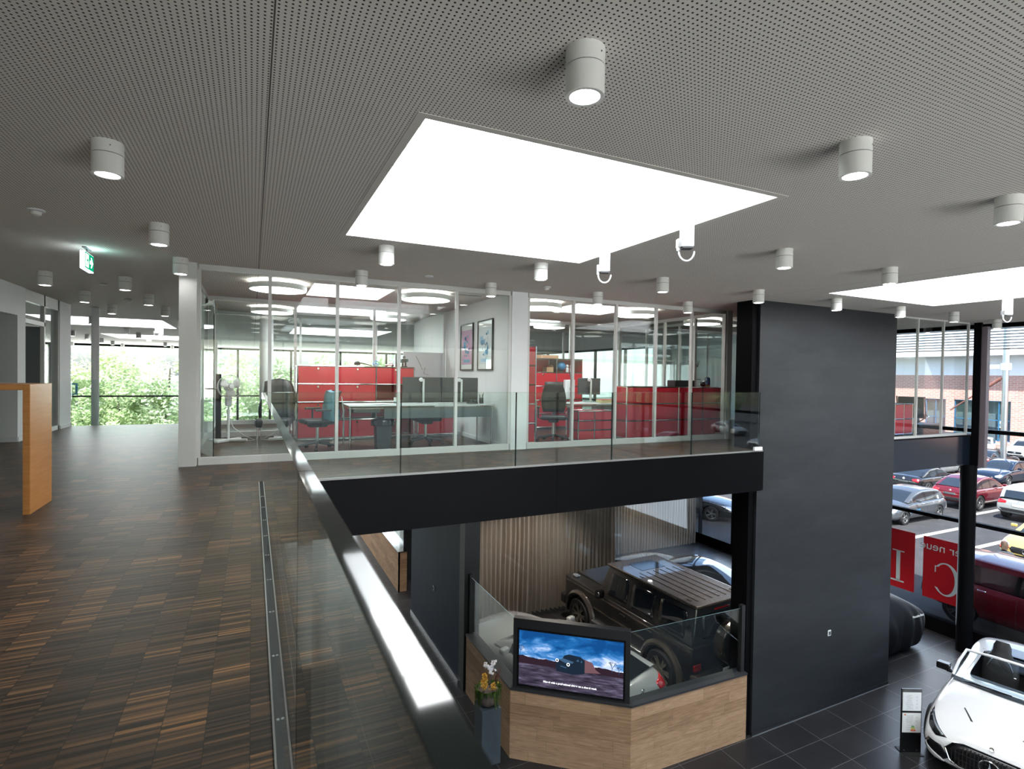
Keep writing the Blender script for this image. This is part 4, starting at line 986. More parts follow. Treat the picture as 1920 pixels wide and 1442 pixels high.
# ------------------------------------------------------------------ boxy off-roader
def offroader(label, loc, rz, pnt):
    t = thing('offroader', label, 'car', loc, rz)
    M_trim = pm('bronze_grey_satin', (0.13, 0.108, 0.092), 0.27, 0.6, 0.5, 0.8, 0.03)
    r, wx = .41, (1.45, -1.44)
    b = MB(); b.box(-2.26, 2.16, -.885, .885, .50, 1.21); me = b.mesh('b', [pnt, M_rubber])
    cuts = [MB().lathe([(.50, 0), (.50, .5)], 32, Matrix.Translation((x, s*.58, r)) @ Euler((rad(-90*s), 0, 0)).to_matrix().to_4x4()).mesh('c', M_rubber) for x in wx for s in (1, -1)]
    body = eval_mesh(eval_mesh(me, 0, (), 0.035), 0, cuts)
    split_by_mat(body, ['body', 'wheel_arch'], t)
    c = MB()
    lo = [(-2.25, .88), (-2.25, -.88), (.78, -.86), (.78, .86)]; hi = [(-2.21, .755), (-2.21, -.755), (.50, -.745), (.50, .745)]
    c.add([(x, y, 1.20) for x, y in lo]+[(x, y, 1.955) for x, y in hi], [(0, 1, 2, 3), (7, 6, 5, 4), (0, 4, 5, 1), (1, 5, 6, 2), (2, 6, 7, 3), (3, 7, 4, 0)])
    cm = eval_mesh(c.mesh('cab', [pnt]), 0, (), 0.05)
    split_by_mat(cm, ['cabin_frame'], t)
    bv = bvh_of(body, cm)
    MB().box(-2.235, .56, -.765, .765, 1.925, 1.985).build('roof', M_trim, t, bevel=0.028, segs=3)
    rb = MB()
    for y in (-.50, -.30, -.10, .10, .30, .50): rb.box(-2.02, -.30, y-.016, y+.016, 1.98, 1.994)
    rb.build('roof_ribs', M_trim, t, bevel=0.005)
    MB().box(-.22, .28, -.36, .36, 1.982, 1.99).build('sunroof', M_blkgloss, t, bevel=0.004)
    dm = MB()
    for y in (-.62, .62):
        for x in (-1.9, -.5): dm.box(x-.05, x+.05, y-.02, y+.02, 1.98, 1.995)
    dm.build('roof_mount_covers', M_trim, t)
    # bonnet with raised centre and wing tops
    MB().box(.80, 2.12, -.52, .52, 1.20, 1.245).build('bonnet', pnt, t, bevel=0.02)
    for s in (1, -1):
        MB().box(1.80, 1.98, s*.72-.07, s*.72+.07, 1.21, 1.27).build('wing_indicator', M_head, t, bevel=0.025)
        F = 'left' if s > 0 else 'right'
        patch(bv, [(.44, 1.29), (.40, 1.30), (-.24, 1.30), (-.27, 1.34), (-.27, 1.78), (-.23, 1.83), (.30, 1.83), (.35, 1.79)], F, 'side_window', M_carglass, t, 0.004)
        patch(bv, rrect(-1.12, -.40, 1.29, 1.83, .07), F, 'side_window', M_carglass, t, 0.004)
        patch(bv, rrect(-2.02, -1.27, 1.29, 1.83, .07), F, 'side_window', M_carglass, t, 0.004)
        for x in (-.335, -1.195): patch(bv, [(x-.006, .66), (x+.006, .66), (x+.006, 1.88), (x-.006, 1.88)], F, 'door_seam', M_blk, t, 0.003, 1, 20)
        for z, x0, x1 in ((.80, -.92, .92), (1.12, -2.2, 2.1)):
            MB().box(x0, x1, s*.884-.012, s*.884+.012, z-.018, z+.018).build('side_moulding', M_trim, t, bevel=0.006)
        for x in (.02, -.85): MB().box(x-.28, x-.10, s*.89-.02, s*.89+.02, 1.02, 1.055).build('door_handle', pnt, t, bevel=0.012)
        MB().cb((.50, s*1.02, 1.30), (.16, .22, .19)).build('wing_mirror', M_blkgloss, t, bevel=0.05, segs=3)
        for x in wx:
            fl = MB(); A = [rad(a) for a in range(-8, 189, 14)]; rows = []
            for a in A:
                ca, sa = cos(a), sin(a)
                def q(rr, y):
                    px = x+rr*ca*1.02; pz = r+min(rr*sa, .50+(rr-.50)*.9)
                    return Vector((px, s*y, pz))
                rows.append([q(.49, .86), q(.49, .965), q(.54, .975), q(.60, .93), q(.61, .86)])
            fl.grid(rows).build('wheel_flare', M_trim, t, smooth=True)
            wheel(t, x, s*.965, r, .27, 6, M_rim6)
        MB().box(-.90, .90, s*.90-.07, s*.90+.07, .46, .53).build('side_step', M_alu, t, bevel=0.02)
        patch(bv, rrect(min(s*.66, s*.86), max(s*.66, s*.86), .74, .88, .03), 'rear', 'tail_light', M_tail, t, 0.02)
        patch(bv, [(s*.60+.15*cos(a), .93+.15*sin(a)) for a in [k*2*pi/20 for k in range(20)]], 'front', 'headlight', M_head, t, 0.02)
    patch(bv, rrect(-.62, .62, 1.30, 1.80, .05), 'front', 'windshield', M_carglass, t, 0.004)
    patch(bv, rrect(-.60, .60, 1.32, 1.80, .06), 'rear', 'rear_window', M_carglass, t, 0.004)
    patch(bv, rrect(-.16, .26, 1.84, 1.875, .01), 'rear', 'brake_light', M_tail, t, 0.012)
    patch(bv, rrect(-.42, .42, .78, 1.08, .04), 'front', 'grille', M_grille, t, 0.02); star(t, (2.20, 0, .93), .12, 'front')
    MB().box(2.12, 2.36, -.90, .90, .42, .68).build('front_bumper', pnt, t, bevel=0.04)
    MB().box(-2.44, -2.20, -.90, .90, .46, .70).build('rear_bumper', M_trim, t, bevel=0.04)
    for s in (1, -1): MB().box(-2.452, -2.43, s*.62-.12, s*.62+.12, .52, .56).build('rear_reflector', M_tail, t)
    sp = Matrix.Translation((-2.27, -.06, 1.20)) @ Euler((0, rad(-90), 0)).to_matrix().to_4x4()
    s_ = MB().lathe([(.38, 0.0), (.425, .03), (.425, .20), (.41, .235), (.38, .245)], 40, sp, cap=False).build('spare_wheel_ring', M_trim, t, smooth=True)
    MB().lathe([(.0, .235), (.36, .232), (.382, .243)], 40, sp, cap=False).build('spare_wheel_cover', M_blkgloss, s_, smooth=True)
    star(s_, (-2.52, -.06, 1.20), .09, 'rear')
    p = MB().box(-2.475, -2.44, -.28, .24, .665, .775).build('number_plate', M_plate, t)
    text_mesh('plate_text', 'BL·63800', .105, M_blk, p, text_frame((-2.477, -.05, .72), (0, -1, 0), (0, 0, 1)))
    MB().box(-2.4765, -2.475, .175, .225, .69, .75).build('plate_shield', M_red, p)
    return t
M_rim6 = pm('champagne_rim', (0.52, 0.47, 0.40), 0.25, 0.8)
# ================================================================== showroom below
PT = -4.0   # top of the parapet
PA, PB_, PC, PD = Vector((5.50, 6.90)), Vector((3.95, 8.15)), Vector((8.015, 6.84)), Vector((3.95, 10.24))
def oak_panel(a, b, z0, z1, th, parent, name='oak_panel'):
    L = (b-a).length
    return MB().box(0, L, 0, th, 0, z1-z0).build(name, M_oak, parent, loc=(a.x, a.y, z0), rot=(0, 0, atan2((b-a).y, (b-a).x)))
par = thing('parapet', 'light oak clad parapet around the sunken display area, with black ledge and glass screen', 'parapet', (0, 0, 0))
for a, b in ((PB_, PA), (PA, PC), (PD, PB_)): oak_panel(a, b, ZL, PT-0.035, 0.05, par)
M_ledge = pm('anthracite_ledge', (0.035, 0.036, 0.040), 0.35)
def inset_path(pts, d):
    out = []
    for i, p in enumerate(pts):
        a = (pts[i]-pts[i-1]).normalized() if i else None; b = (pts[i+1]-p).normalized() if i < len(pts)-1 else None
        na = Vector((-a.y, a.x)) if a else None; nb = Vector((-b.y, b.x)) if b else None
        if na is None: n = nb*d
        elif nb is None: n = na*d
        else: m = (na+nb).normalized(); n = m*(d/max(0.3, m.dot(nb)))
        out.append(p+n)
    return out
PP = [PD, PB_, PA, PC]
o_ = inset_path(PP, -0.012); i_ = inset_path(PP, 0.21)
l = MB()
for k in range(3):
    l.add([(*o_[k], PT-.035), (*o_[k+1], PT-.035), (*i_[k+1], PT-.035), (*i_[k], PT-.035), (*o_[k], PT), (*o_[k+1], PT), (*i_[k+1], PT), (*i_[k], PT)], [(0, 3, 2, 1), (4, 5, 6, 7), (0, 1, 5, 4), (2, 3, 7, 6), (0, 4, 7, 3), (1, 2, 6, 5)])
l.build('ledge', M_ledge, par)
w_ = MB(); j_ = inset_path(PP, 0.18); k_ = inset_path(PP, 0.05)
for k in range(3): w_.add([(*j_[k], ZL), (*j_[k+1], ZL), (*k_[k+1], ZL), (*k_[k], ZL), (*j_[k], PT-.036), (*j_[k+1], PT-.036), (*k_[k+1], PT-.036), (*k_[k], PT-.036)], [(0, 3, 2, 1), (4, 5, 6, 7), (0, 1, 5, 4), (2, 3, 7, 6), (0, 4, 7, 3), (1, 2, 6, 5)])
w_.build('core', M_blk, par)
ZG = -2.86
ga, gb, gc, gd = [Vector((*p, 0)) for p in inset_path(PP, 0.09)]
for nm, (a, b) in zip(('glass_screen', 'glass_screen'), ((ga, gb), (gc, gd))):
    d_ = (b-a).normalized(); n_ = Vector((-d_.y, d_.x, 0))*0.006
    m = MB()
    for s in (1, -1): m.quad(a+n_*s+Vector((0, 0, PT)), b+n_*s+Vector((0, 0, PT)), b+n_*s+Vector((0, 0, ZG)), a+n_*s+Vector((0, 0, ZG)))
    g = m.build(nm, M_rail, par)
    e = MB().add([a+n_+Vector((0, 0, ZG)), b+n_+Vector((0, 0, ZG)), b-n_+Vector((0, 0, ZG)), a-n_+Vector((0, 0, ZG))], [(0, 1, 2, 3)])
    e.build('glass_edge', pm('pale_glass_edge', (0.22, 0.34, 0.36), 0.1, 0, 1, 1), g)
for p in (ga, gd-Vector((.06, 0, 0))): MB().box(p.x-.04, p.x+.04, p.y-.04, p.y+.04, PT, ZG+0.06).build('end_post', M_blk, par)
# screen on the oblique side
tvd = (PA-PB_); tvL = tvd.length
tv = thing('display_screen', 'large black framed screen showing an off-road film, on the oak parapet corner', 'screen', ((PA.x+PB_.x)/2+.03*0.63, (PA.y+PB_.y)/2+.03*0.78, -3.47), atan2(tvd.y, tvd.x))
w2, h2 = tvL/2-0.03, 0.585
fr = MB(); fr.box(-w2, w2, 0.0, 0.12, -.525, .645); fr.build('casing', M_blk, tv, bevel=0.004)
sw, sh = .86, .458
fr = MB(); fr.box(-sw-.03, -sw, -0.012, 0, -sh-.03, sh+.03); fr.box(sw, sw+.03, -0.012, 0, -sh-.03, sh+.03); fr.box(-sw, sw, -0.012, 0, sh, sh+.03); fr.box(-sw, sw, -0.012, 0, -sh-.03, -sh)
fr.build('bezel', M_blkgloss, tv)
scr = MB().box(-sw, sw, -0.006, -0.001, -sh, sh).build('screen', M_screen, tv)
# picture content: car, dust, trees, caption
E1 = emat('film_dark_car', (0.012, 0.022, 0.040), 0.5); E2 = emat('film_bonnet_blue', (0.05, 0.11, 0.20), 0.5); E3 = emat('film_light', (0.95, 0.97, 1.0), 0.7); E4 = emat('film_dust', (0.17, 0.085, 0.10), 0.5); E5 = emat('film_twigs', (0.03, 0.06, 0.14), 0.5)
def flat(name, m, polys, y):
    b = MB()
    for p in polys: ppoly(b, p, y, y+0.0004)
    return b.build(name, m, scr)
flat('film_dust', E4, [[(.22, .10), (.36, .06), (.42, -.05), (.50, -.10), (.22, -.12)]], -0.0065)
flat('film_car', E1, [[(-.25, .04), (-.24, -.02), (-.22, -.15), (.05, -.18), (.24, -.14), (.24, .08), (.17, .13), (-.02, .15), (-.10, .12), (-.13, .06)]], -0.0070)
flat('film_car_bonnet', E2, [[(-.19, .045), (-.12, .075), (.06, .035), (.04, .005), (-.08, .0)], [(.10, .05), (.13, .09), (.15, .05)], [(.17, .04), (.19, .08), (.20, .04)], [(-.16, -.05), (-.06, -.07), (-.06, -.085), (-.16, -.065)]], -0.0074)
b = MB()
for cx, cz in ((-.215, .03), (-.03, -.02)):
    pts = [(cx+.022*cos(2*pi*k/20), -0.0078, cz+.022*sin(2*pi*k/20)) for k in range(21)]; b.tube(pts, .006, 6, cap=False)
b.build('film_headlights', E3, scr)
b = MB(); rnd = random.Random(3)
def twig(x, z, a, L, k):
    x2, z2 = x+L*cos(a), z+L*sin(a); b.tube([(x, -.0066, z), (x2, -.0066, z2)], .0016+.0007*k, 4)
    if k:
        for da in (-.5, .35, .05): twig(x2, z2, a+da+rnd.uniform(-.15, .15), L*.72, k-1)
twig(.68, -.06, 1.57, .07, 3); twig(-.84, .05, 1.45, .06, 3); twig(.79, -.08, 1.6, .05, 3)
b.build('film_bare_trees', E5, scr)
text_mesh('caption', 'Filmed with a professional driver on a closed road.', .043, E3, scr, text_frame((0.0, -.0072, -.36), (1, 0, 0), (0, 0, 1)), 0.0003, bold=0.0012)

# light switch plates
for loc, rz, lab in (((10.268, 6.846, -3.72), 0, 'small white wall switch on the charcoal pillar'), ((3.915, 12.32, -3.82), rad(-90), 'small wall switch on the navy wall')):
    s = thing('wall_switch', lab, 'switch', loc, rz)
    MB().box(-.045, .045, -.012, 0, -.055, .055).build('plate', M_white, s, bevel=0.004); MB().box(-.025, .025, -.018, -.012, -.032, .032).build('rocker', M_dgrey, s)

# pedestal with planted pot
ped = thing('plinth', 'dark slate coloured square plinth beside the oak parapet', 'plinth', (3.60, 8.30, ZL), rad(-1))
M_slate = make_plaster('rubbed_slate_coating', (0.030, 0.042, 0.052), (0.070, 0.085, 0.098), 0.5, 0.4, (2, 2, 0.7))
MB().box(-.17, .17, -.19, .17, 0, .93).build('block', M_slate, ped, bevel=0.006)
pot = thing('flower_pot', 'round stone pot with white orchid, yellow flowers and trailing moss on the plinth', 'plant pot', (3.60, 8.29, ZL+.931))
M_stone = make_plaster('rough_brown_stone', (0.05, 0.04, 0.035), (0.17, 0.13, 0.11), 0.8, 0.3, (6, 6, 6))
MB().lathe([(.0, 0.0), (.10, .004), (.165, .06), (.19, .14), (.185, .22), (.165, .27), (.145, .27), (.14, .24), (0, .235)], 28).build('bowl', M_stone, pot, smooth=True)
rnd = random.Random(5)
def blob_cluster(n, cfun, rmin, rmax):
    m = MB()
    for _ in range(n):
        c = cfun(); r = rnd.uniform(rmin, rmax); a = rnd.uniform(0, 6.3); bta = rnd.uniform(-1, 1)
        u = Vector((cos(a), sin(a), bta)).normalized()*r; v = u.orthogonal().normalized()*r*0.8; w = u.cross(v).normalized()*r*.25
        m.add([c+u+w, c+v, c-u+w, c-v, c+w*2], [(0, 1, 4), (1, 2, 4), (2, 3, 4), (3, 0, 4)])
    return m
GRNM = make_leaf('moss_green', (0.03, 0.06, 0.015), (0.10, 0.16, 0.04))
m = MB()
for k in range(150):
    a = rnd.uniform(0, 2*pi); rr = rnd.uniform(.13, .18); L = rnd.choice((.08, .15, .28, .34)) if cos(a-2.4) > .2 or cos(a+.3) > .3 else .07
    p0 = Vector((rr*cos(a), rr*sin(a), .26)); p1 = p0+Vector((cos(a)*.06, sin(a)*.06, rnd.uniform(0, .05))); p2 = p1+Vector((cos(a)*rnd.uniform(0, .03), sin(a)*rnd.uniform(0, .03), -L))
    wv = Vector((-sin(a), cos(a), 0))*rnd.uniform(.006, .014)
    m.add([p0-wv, p0+wv, p1+wv, p1-wv, p2], [(0, 1, 2, 3), (3, 2, 4)])
m.build('trailing_moss', GRNM, pot)
ORN = make_leaf('ochre_flower', (0.55, 0.30, 0.05), (0.80, 0.50, 0.12))
blob_cluster(150, lambda: Vector((-.07+rnd.gauss(0, .025), -.02+rnd.gauss(0, .025), rnd.uniform(.27, .55))), .012, .024).build('yellow_flowers', ORN, pot)
blob_cluster(45, lambda: Vector((.07+rnd.gauss(0, .02), -.05+rnd.gauss(0, .02), rnd.uniform(.26, .37))), .012, .022).build('yellow_flowers', ORN, pot)
WHT = make_leaf('orchid_white', (0.75, 0.70, 0.74), (0.85, 0.84, 0.84))
st = MB(); st.tube([(.03, 0, .26), (.05, 0, .45), (.03, .0, .60), (-.03, -.01, .68), (-.06, -.02, .66)], .005, 6).tube([(.04, .02, .26), (.07, .02, .5), (.10, .01, .66), (.09, .0, .70)], .005, 6)
st.build('orchid_stems', M_dgrey, pot)
blob_cluster(46, lambda: rnd.choice((Vector((-.05, -.02, .68)), Vector((.02, -.02, .63)), Vector((.10, 0, .67)), Vector((.03, -.03, .56)), Vector((.06, -.02, .62))))+Vector((rnd.gauss(0, .022), rnd.gauss(0, .02), rnd.gauss(0, .022))), .02, .034).build('orchid_blossoms', WHT, pot)
m = MB()
for k in range(14):
    a = rnd.uniform(-.4, .5); m.tube([(.11, 0, .28), (.14+rnd.uniform(0, .05), rnd.uniform(-.05, .05), .42), (.15+rnd.uniform(0, .10), rnd.uniform(-.05, .05), rnd.uniform(.42, .62))], .0028, 4)
m.build('red_twigs', pm('red_brown_twigs', (0.14, 0.045, 0.035), 0.7), pot)

# far counter (same oak, blue black glass top) behind the navy wall
cn = thing('oak_counter', 'long oak clad counter with dark glass top beyond the navy wall', 'counter', (0, 0, 0))
oak_panel(Vector((3.92, 23.0)), Vector((3.92, 15.8)), ZL, PT-.02, .05, cn); oak_panel(Vector((3.92, 15.8)), Vector((4.18, 15.8)), ZL, PT-.02, .05, cn)
MB().box(3.97, 4.18, 15.85, 23.0, ZL, PT-.02).build('core', M_blk, cn)
MB().box(3.90, 4.20, 15.78, 23.0, PT-.02, PT).build('glass_top', M_blkgloss, cn)
MB().box(4.10, 4.112, 15.95, 23.0, PT, ZG).build('glass_screen', M_rail, cn)

# curtains
def curtain(name, label, x0, x1, y, z0, z1, seed):
    rnd = random.Random(seed); m = MB(); rows = []; x = x0; pts = []
    per = .13; n = int((x1-x0)/per*8)
    ph = 0
    for k in range(n+1):
        u = x0+(x1-x0)*k/n; ph += 2*pi/8*(1+rnd.uniform(-.25, .25))
        pts.append((u, .075*sin(ph), .04*sin(ph*.5)))
    for z in (z0, z0+.6, (z0+z1)/2, z1): rows.append([Vector((u+.02*sin(z*1.7+u*3), y+d*(1.0 if z < z1 else .7)+e*.4, z)) for u, d, e in pts])
    o = m.grid(rows).build(name, M_curtain, None, smooth=True); smooth_mesh(o.data, 180); return tag(o, label, 'curtain')
curtain('curtain', 'long taupe pleated curtain behind the boxy off-roader', 4.3, 9.62, 12.95, ZL+.03, -.78, 2)
curtain('curtain', 'taupe pleated curtain farther back, ending at the side window', 10.4, 15.62, 15.95, ZL+.03, -.78, 7)
struct(B('ceiling_curtain_rail', 4.25, 15.7, 12.9, 13.0, -.78, -.71, M_blk))
# glass walls in front of the curtains
for nm, x0, x1, y in (('window_30', 4.2, 9.7, 12.75), ('window_31', 9.7, 15.8, 15.75)):
    t = bpy.data.objects.new(nm, None); COL.objects.link(t); struct(t, 'glass wall before the taupe curtain', 'glass wall')
    MB().box(x0, x1, y-.006, y+.006, ZL, -.71).build('pane', M_facade, t)
struct(B('wall_rear_lower', 4.2, 16.0, 16.6, 16.8, ZL, -.71, M_blk))

# showroom lamps under the bridge and over the display (seen only as sparkles on the paint)
for i, (x, y) in enumerate(((5.2, 9.0), (7.0, 11.6), (9.4, 9.0), (11.4, 11.0), (13.4, 9.6), (6.0, 14.3), (12.0, 14.2))):
    s = copy_tree(D0, (x, y, -.71), 0, 'white cylinder downlight under the office floor above the showroom cars', group='showroom downlights')
    lamp('SPOT', 'showroom_spot', (x, y, -.93), 190, (1, .90, .80), target=(x, y, -5), spot_size=rad(95), spot_blend=.6, shadow_soft_size=.05)
for (x, y) in ((8.5, -1.0), (12.5, 1.5), (12.5, 4.6)):
    lamp('SPOT', 'gallery_spot', (x, y, 2.4), 130, (1, .97, .93), target=(x+.2, y+.4, -5), spot_size=rad(60), spot_blend=.7, shadow_soft_size=.06)
copy_tree(D0, (8.5, -1.0, ZC), 0, 'white cylinder downlight above the white roadster', group='cylinder downlights over the gallery')

# cars in the showroom
P_G = paint('satin_graphite_paint', (0.022, 0.0205, 0.020), 0.28, 0.3)
offroader('dark graphite boxy off-roader with spare wheel on its tailgate, behind the parapet', (8.50, 10.16, ZL), rad(92.5), P_G)
P_S = paint('silver_grey_paint', (0.42, 0.43, 0.44)); P_W = paint('white_paint', (0.80, 0.80, 0.80), 0.15, 0.0); P_K = paint('black_paint', (0.010, 0.011, 0.013), 0.10, 0.2)
TYPES['coupe'] = dict(st=[(2.33, .50, .62, .26, 0), (2.26, .66, .84, .18, .01), (1.95, .80, .93, .16, .03), (1.45, .90, .96, .16, .05), (.75, .97, .94, .16, .04), (0, .97, .93, .16, 0), (-1.0, .99, .95, .16, 0), (-1.5, 1.02, .965, .17, .02), (-2.0, .99, .92, .24, .03), (-2.26, .86, .82, .33, .01), (-2.33, .64, .72, .40, 0)],
   cab=[(.75, .96), (-.10, 1.27), (-.45, 1.32), (-.9, 1.28), (-1.4, 1.15), (-2.0, 1.0)], roofw=.60, side=[(.30, -.85), (-.9, -1.25)], ws=(.75, -.10), rw=(-1.0, -2.0), wx=(1.40, -1.30), r=.345)
car('coupe', 'silver grey coupe with black roof behind the display screen', P_S, (5.55, 9.68, ZL), rad(109), name='sports_coupe', roofm=M_blkgloss)
car('coupe', 'black coupe to the right of the boxy off-roader', P_K, (11.15, 11.95, ZL), rad(98), name='sports_coupe')
roadster('white open roadster with black seats on the dark tiles at lower right', (12.62, 4.82, ZL), rad(193.5), P_W)
# car under a black cloth
cc = thing('covered_car', 'car hidden under a black cloth cover behind the charcoal pillar', 'car', (12.65, 8.3, ZL), rad(180))
cst = [(2.2, .55, .70, .06, 0), (2.12, .78, .86, .04, .02), (1.6, .92, .93, .03, .04), (.9, 1.02, .95, .03, .05), (.3, 1.22, .94, .03, .08), (-.3, 1.38, .93, .03, .10), (-.9, 1.40, .93, .03, .10), (-1.4, 1.26, .94, .03, .08), (-1.9, 1.06, .92, .04, .05), (-2.15, .86, .82, .10, .03), (-2.2, .55, .72, .18, 0)]
mb = MB(); rows = []
for s in cst:
    x_, zt_, w_2, zb_, cr_ = s; f = max(0, (zt_-.95))
    half = [(0, zb_), (w_2*.80, zb_), (w_2*.96, zb_+.08), (w_2, .45), (w_2, .75), (w_2-.02-.25*f, min(zt_-.06, 1.0)+.0), (w_2*.85-.35*f, zt_-.02), (w_2*.62-.2*f, zt_), (.3, zt_+cr_*.7), (0, zt_+cr_)]
    rows.append([Vector((x_, y, z)) for y, z in half]+[Vector((x_, -y, z)) for y, z in half[-2:0:-1]])
mb.grid(rows, closed=True); nn = len(rows[0]); mb.add(rows[0], [tuple(range(nn))]); mb.add(rows[-1], [tuple(range(nn-1, -1, -1))])
me = mb.mesh('c', M_blk); bm = bmesh.new(); bm.from_mesh(me); bmesh.ops.remove_doubles(bm, verts=bm.verts, dist=1e-4); bmesh.ops.recalc_face_normals(bm, faces=bm.faces); bm.to_mesh(me); bm.free()
me = eval_mesh(me, 3)
from mathutils import noise as mnoise
for v in me.vertices:
    p = v.co; side = max(0, min(1, (1.25-p.z)/.7))
    q = Vector((p.x*3.2+p.y*1.1, p.y*3.2, p.z*.9)); d = mnoise.noise(q)*.035*(.35+side)+.018*side*sin(p.x*16+p.y*13+3*mnoise.noise(p*1.5))
    n_ = Vector((p.x*.3, p.y, .1)).normalized(); v.co = p+n_*d
me.name = 'cloth_cover'; me.materials.clear(); me.materials.append(pm('black_cover_cloth', (0.006, 0.006, 0.007), 0.6, 0, .12)); smooth_mesh(me, 180)
co = bpy.data.objects.new('cloth_cover', me); COL.objects.link(co); co.parent = cc
hp = bvh_of(me).ray_cast(Vector((-1.72, 4, .86)), Vector((0, -1, 0)))[0]
text_mesh('cover_lettering', 'Mercedes-Benz', .075, M_paper, cc, text_frame((-1.72, hp.y+.03, .86), (-1, 0, 0), (0, -.3, .95)))

# price stand beside the roadster
sd = thing('price_stand', 'slim black price stand with two white sheets beside the white roadster', 'stand', (10.36, 5.40, ZL), rad(-26))
MB().box(-.175, .175, -.012, .012, 0.0, 1.12).build('panel', M_blkgloss, sd, bevel=0.003)
MB().box(-.17, .17, -.10, .14, 0.0, .012).build('foot_plate', M_blk, sd)
for x_ in (-.12, .10): MB().lathe([(.012, 0), (.012, .006)], 12, Matrix.Translation((x_, -.012, .05)) @ Euler((rad(90), 0, 0)).to_matrix().to_4x4()).build('bolt', M_chrome, sd)
for z0, z1, nm in ((.74, 1.06, 'upper_sheet'), (.36, .70, 'lower_sheet')):
    p = MB().box(-.16, .16, -.0165, -.0125, z0, z1).build(nm, M_paper, sd)
    ln = MB(); rnd = random.Random(int(z0*100))
    for k in range(13):
        zz = z1-.05-k*.02
        if zz < z0+.03 or (nm == 'lower_sheet' and zz < .52 and k % 2): continue
        ln.box(-.11+rnd.uniform(0, .03), -.03+rnd.uniform(0, .06), -.0175, -.0165, zz-.003, zz+.001); 
        if k % 3: ln.box(.07, .10, -.0175, -.0165, zz-.003, zz+.001)
    ln.build('printed_lines', pm('grey_print', (.35, .35, .36), .8), p)
    if nm == 'lower_sheet':
        for k, c in enumerate(((.05, .35, .12), (.25, .5, .1), (.7, .6, .08), (.75, .3, .06), (.7, .1, .06))):
            ppoly_b = MB(); ppoly(ppoly_b, [(.0-.004*k, .478-k*.02), (.04+.007*k, .478-k*.02), (.05+.008*k, .470-k*.02), (.04+.007*k, .462-k*.02), (.0-.004*k, .462-k*.02)], -.0178, -.0165); ppoly_b.build('energy_label_bar', pm('energy_bar_%d' % k, c, .7), p)
        MB().box(-.13, -.10, -.0178, -.0165, .66, .685).build('orange_mark', pm('orange_print', (.75, .2, .05), .7), p)
# ================================================================== offices upstairs
def usm(label, loc, cols, rows, spec, depth=.37, cw=.75, rh=.33, z0=.055, rz=0, name='cabinet', colour=M_red, knobs=True):
    """tube frame cabinet; spec[r][c] with r from the top: 'd' door, 'o' open, 'x' nothing"""
    t = thing(name, label, 'cabinet', loc, rz)
    cws = cw if isinstance(cw, (list, tuple)) else [cw]*cols
    xs = [0]
    for c in cws: xs.append(xs[-1]+c)
    fr = MB(); T = .0125
    used = lambda r, c: 0 <= r < rows and 0 <= c < cols and spec[r][c] != 'x'
    H = rows*rh
    for r in range(rows):
        for c in range(cols):
            if not used(r, c): continue
            zt = z0+H-r*rh; zb = zt-rh; x0, x1 = xs[c], xs[c+1]
            for y in (0, depth):
                for z in (zt, zb): fr.tube([(x0, y, z), (x1, y, z)], T, 6)
                for x in (x0, x1): fr.tube([(x, y, zb), (x, y, zt)], T, 6)
            for x in (x0, x1):
                for z in (zt, zb): fr.tube([(x, 0, z), (x, depth, z)], T, 6)
    for x in xs:
        for y in (0, depth):
            if any(used(rows-1, c) for c in range(cols) if x in (xs[c], xs[c+1])): fr.tube([(x, y, 0), (x, y, z0)], .012, 6)
    fr.build('tube_frame', M_chrome, t, smooth=True)
    sh = MB()
    for r in range(rows):
        for c in range(cols):
            if not used(r, c): continue
            zt = z0+H-r*rh; zb = zt-rh; x0, x1 = xs[c], xs[c+1]
            sh.box(x0+.01, x1-.01, depth-.006, depth, zb+.012, zt-.012)
            for x in (x0, x1): sh.box(x-.003, x+.003, .012, depth-.012, zb+.012, zt-.012)
            for z in (zt, zb): sh.box(x0+.01, x1-.01, .01, depth-.01, z-.003, z+.003)
            if spec[r][c] == 'd':
                d = MB().box(x0+.014, x1-.014, -.006, .004, zb+.014, zt-.014).build('door', colour, t)
                if knobs: MB().lathe([(.018, 0), (.021, .010), (.016, .018), (0, .018)], 16, Matrix.Translation(((x0+x1)/2, -.006, zt-.05)) @ Euler((rad(90), 0, 0)).to_matrix().to_4x4()).build('lock_knob', M_chrome, d, smooth=True)
            elif spec[r][c] == 'g': MB().box(x0+.014, x1-.014, -.006, .004, zb+.014, zt-.014).build('door', M_dgrey, t)
    sh.build('panels', colour if spec[0][0] != 'k' else M_dgrey, t)
    return t
usm('high red steel cabinet with chrome tubes in the left office', (.73, 10.45, 0), 3, 4, [['d', 'd', 'd'], ['d', 'd', 'o'], ['d', 'o', 'o'], ['d', 'd', 'o']], cw=[.70, .70, .735])
usm('low red steel cabinet at the end of the high red one in left office', (2.95, 10.45, 0), 1, 1, [['d']], cw=.8, knobs=False)
def desk(label, loc, L, D, H=.74, panel=None, rz=0, legs=True):
    t = thing('desk', label, 'desk', loc, rz)
    MB().box(0, L, 0, D, H-.022, H).build('tabletop', M_tabletop, t, bevel=.006)
    f = MB()
    for x in (.03, L-.03): f.tube([(x, .05, H-.05), (x, D-.05, H-.05)], .014, 8)
    for y in (.05, D-.05): f.tube([(.03, y, H-.05), (L-.03, y, H-.05)], .014, 8)
    f.build('tube_frame', M_chrome, t, smooth=True)
    for x in (.03, L-.03):
        for y in (.05, D-.05): MB().tube([(x, y, 0.012), (x, y, H-.03)], .016, 10).lathe([(.024, 0), (.024, .012)], 12, Matrix.Translation((x, y, 0))).build('leg', M_chrome, t, smooth=True)
    if panel:
        x0, x1, z0, z1 = panel; MB().box(x0, x1, .02, .035, z0, z1).build('modesty_panel', M_slategrey, t)
    return t
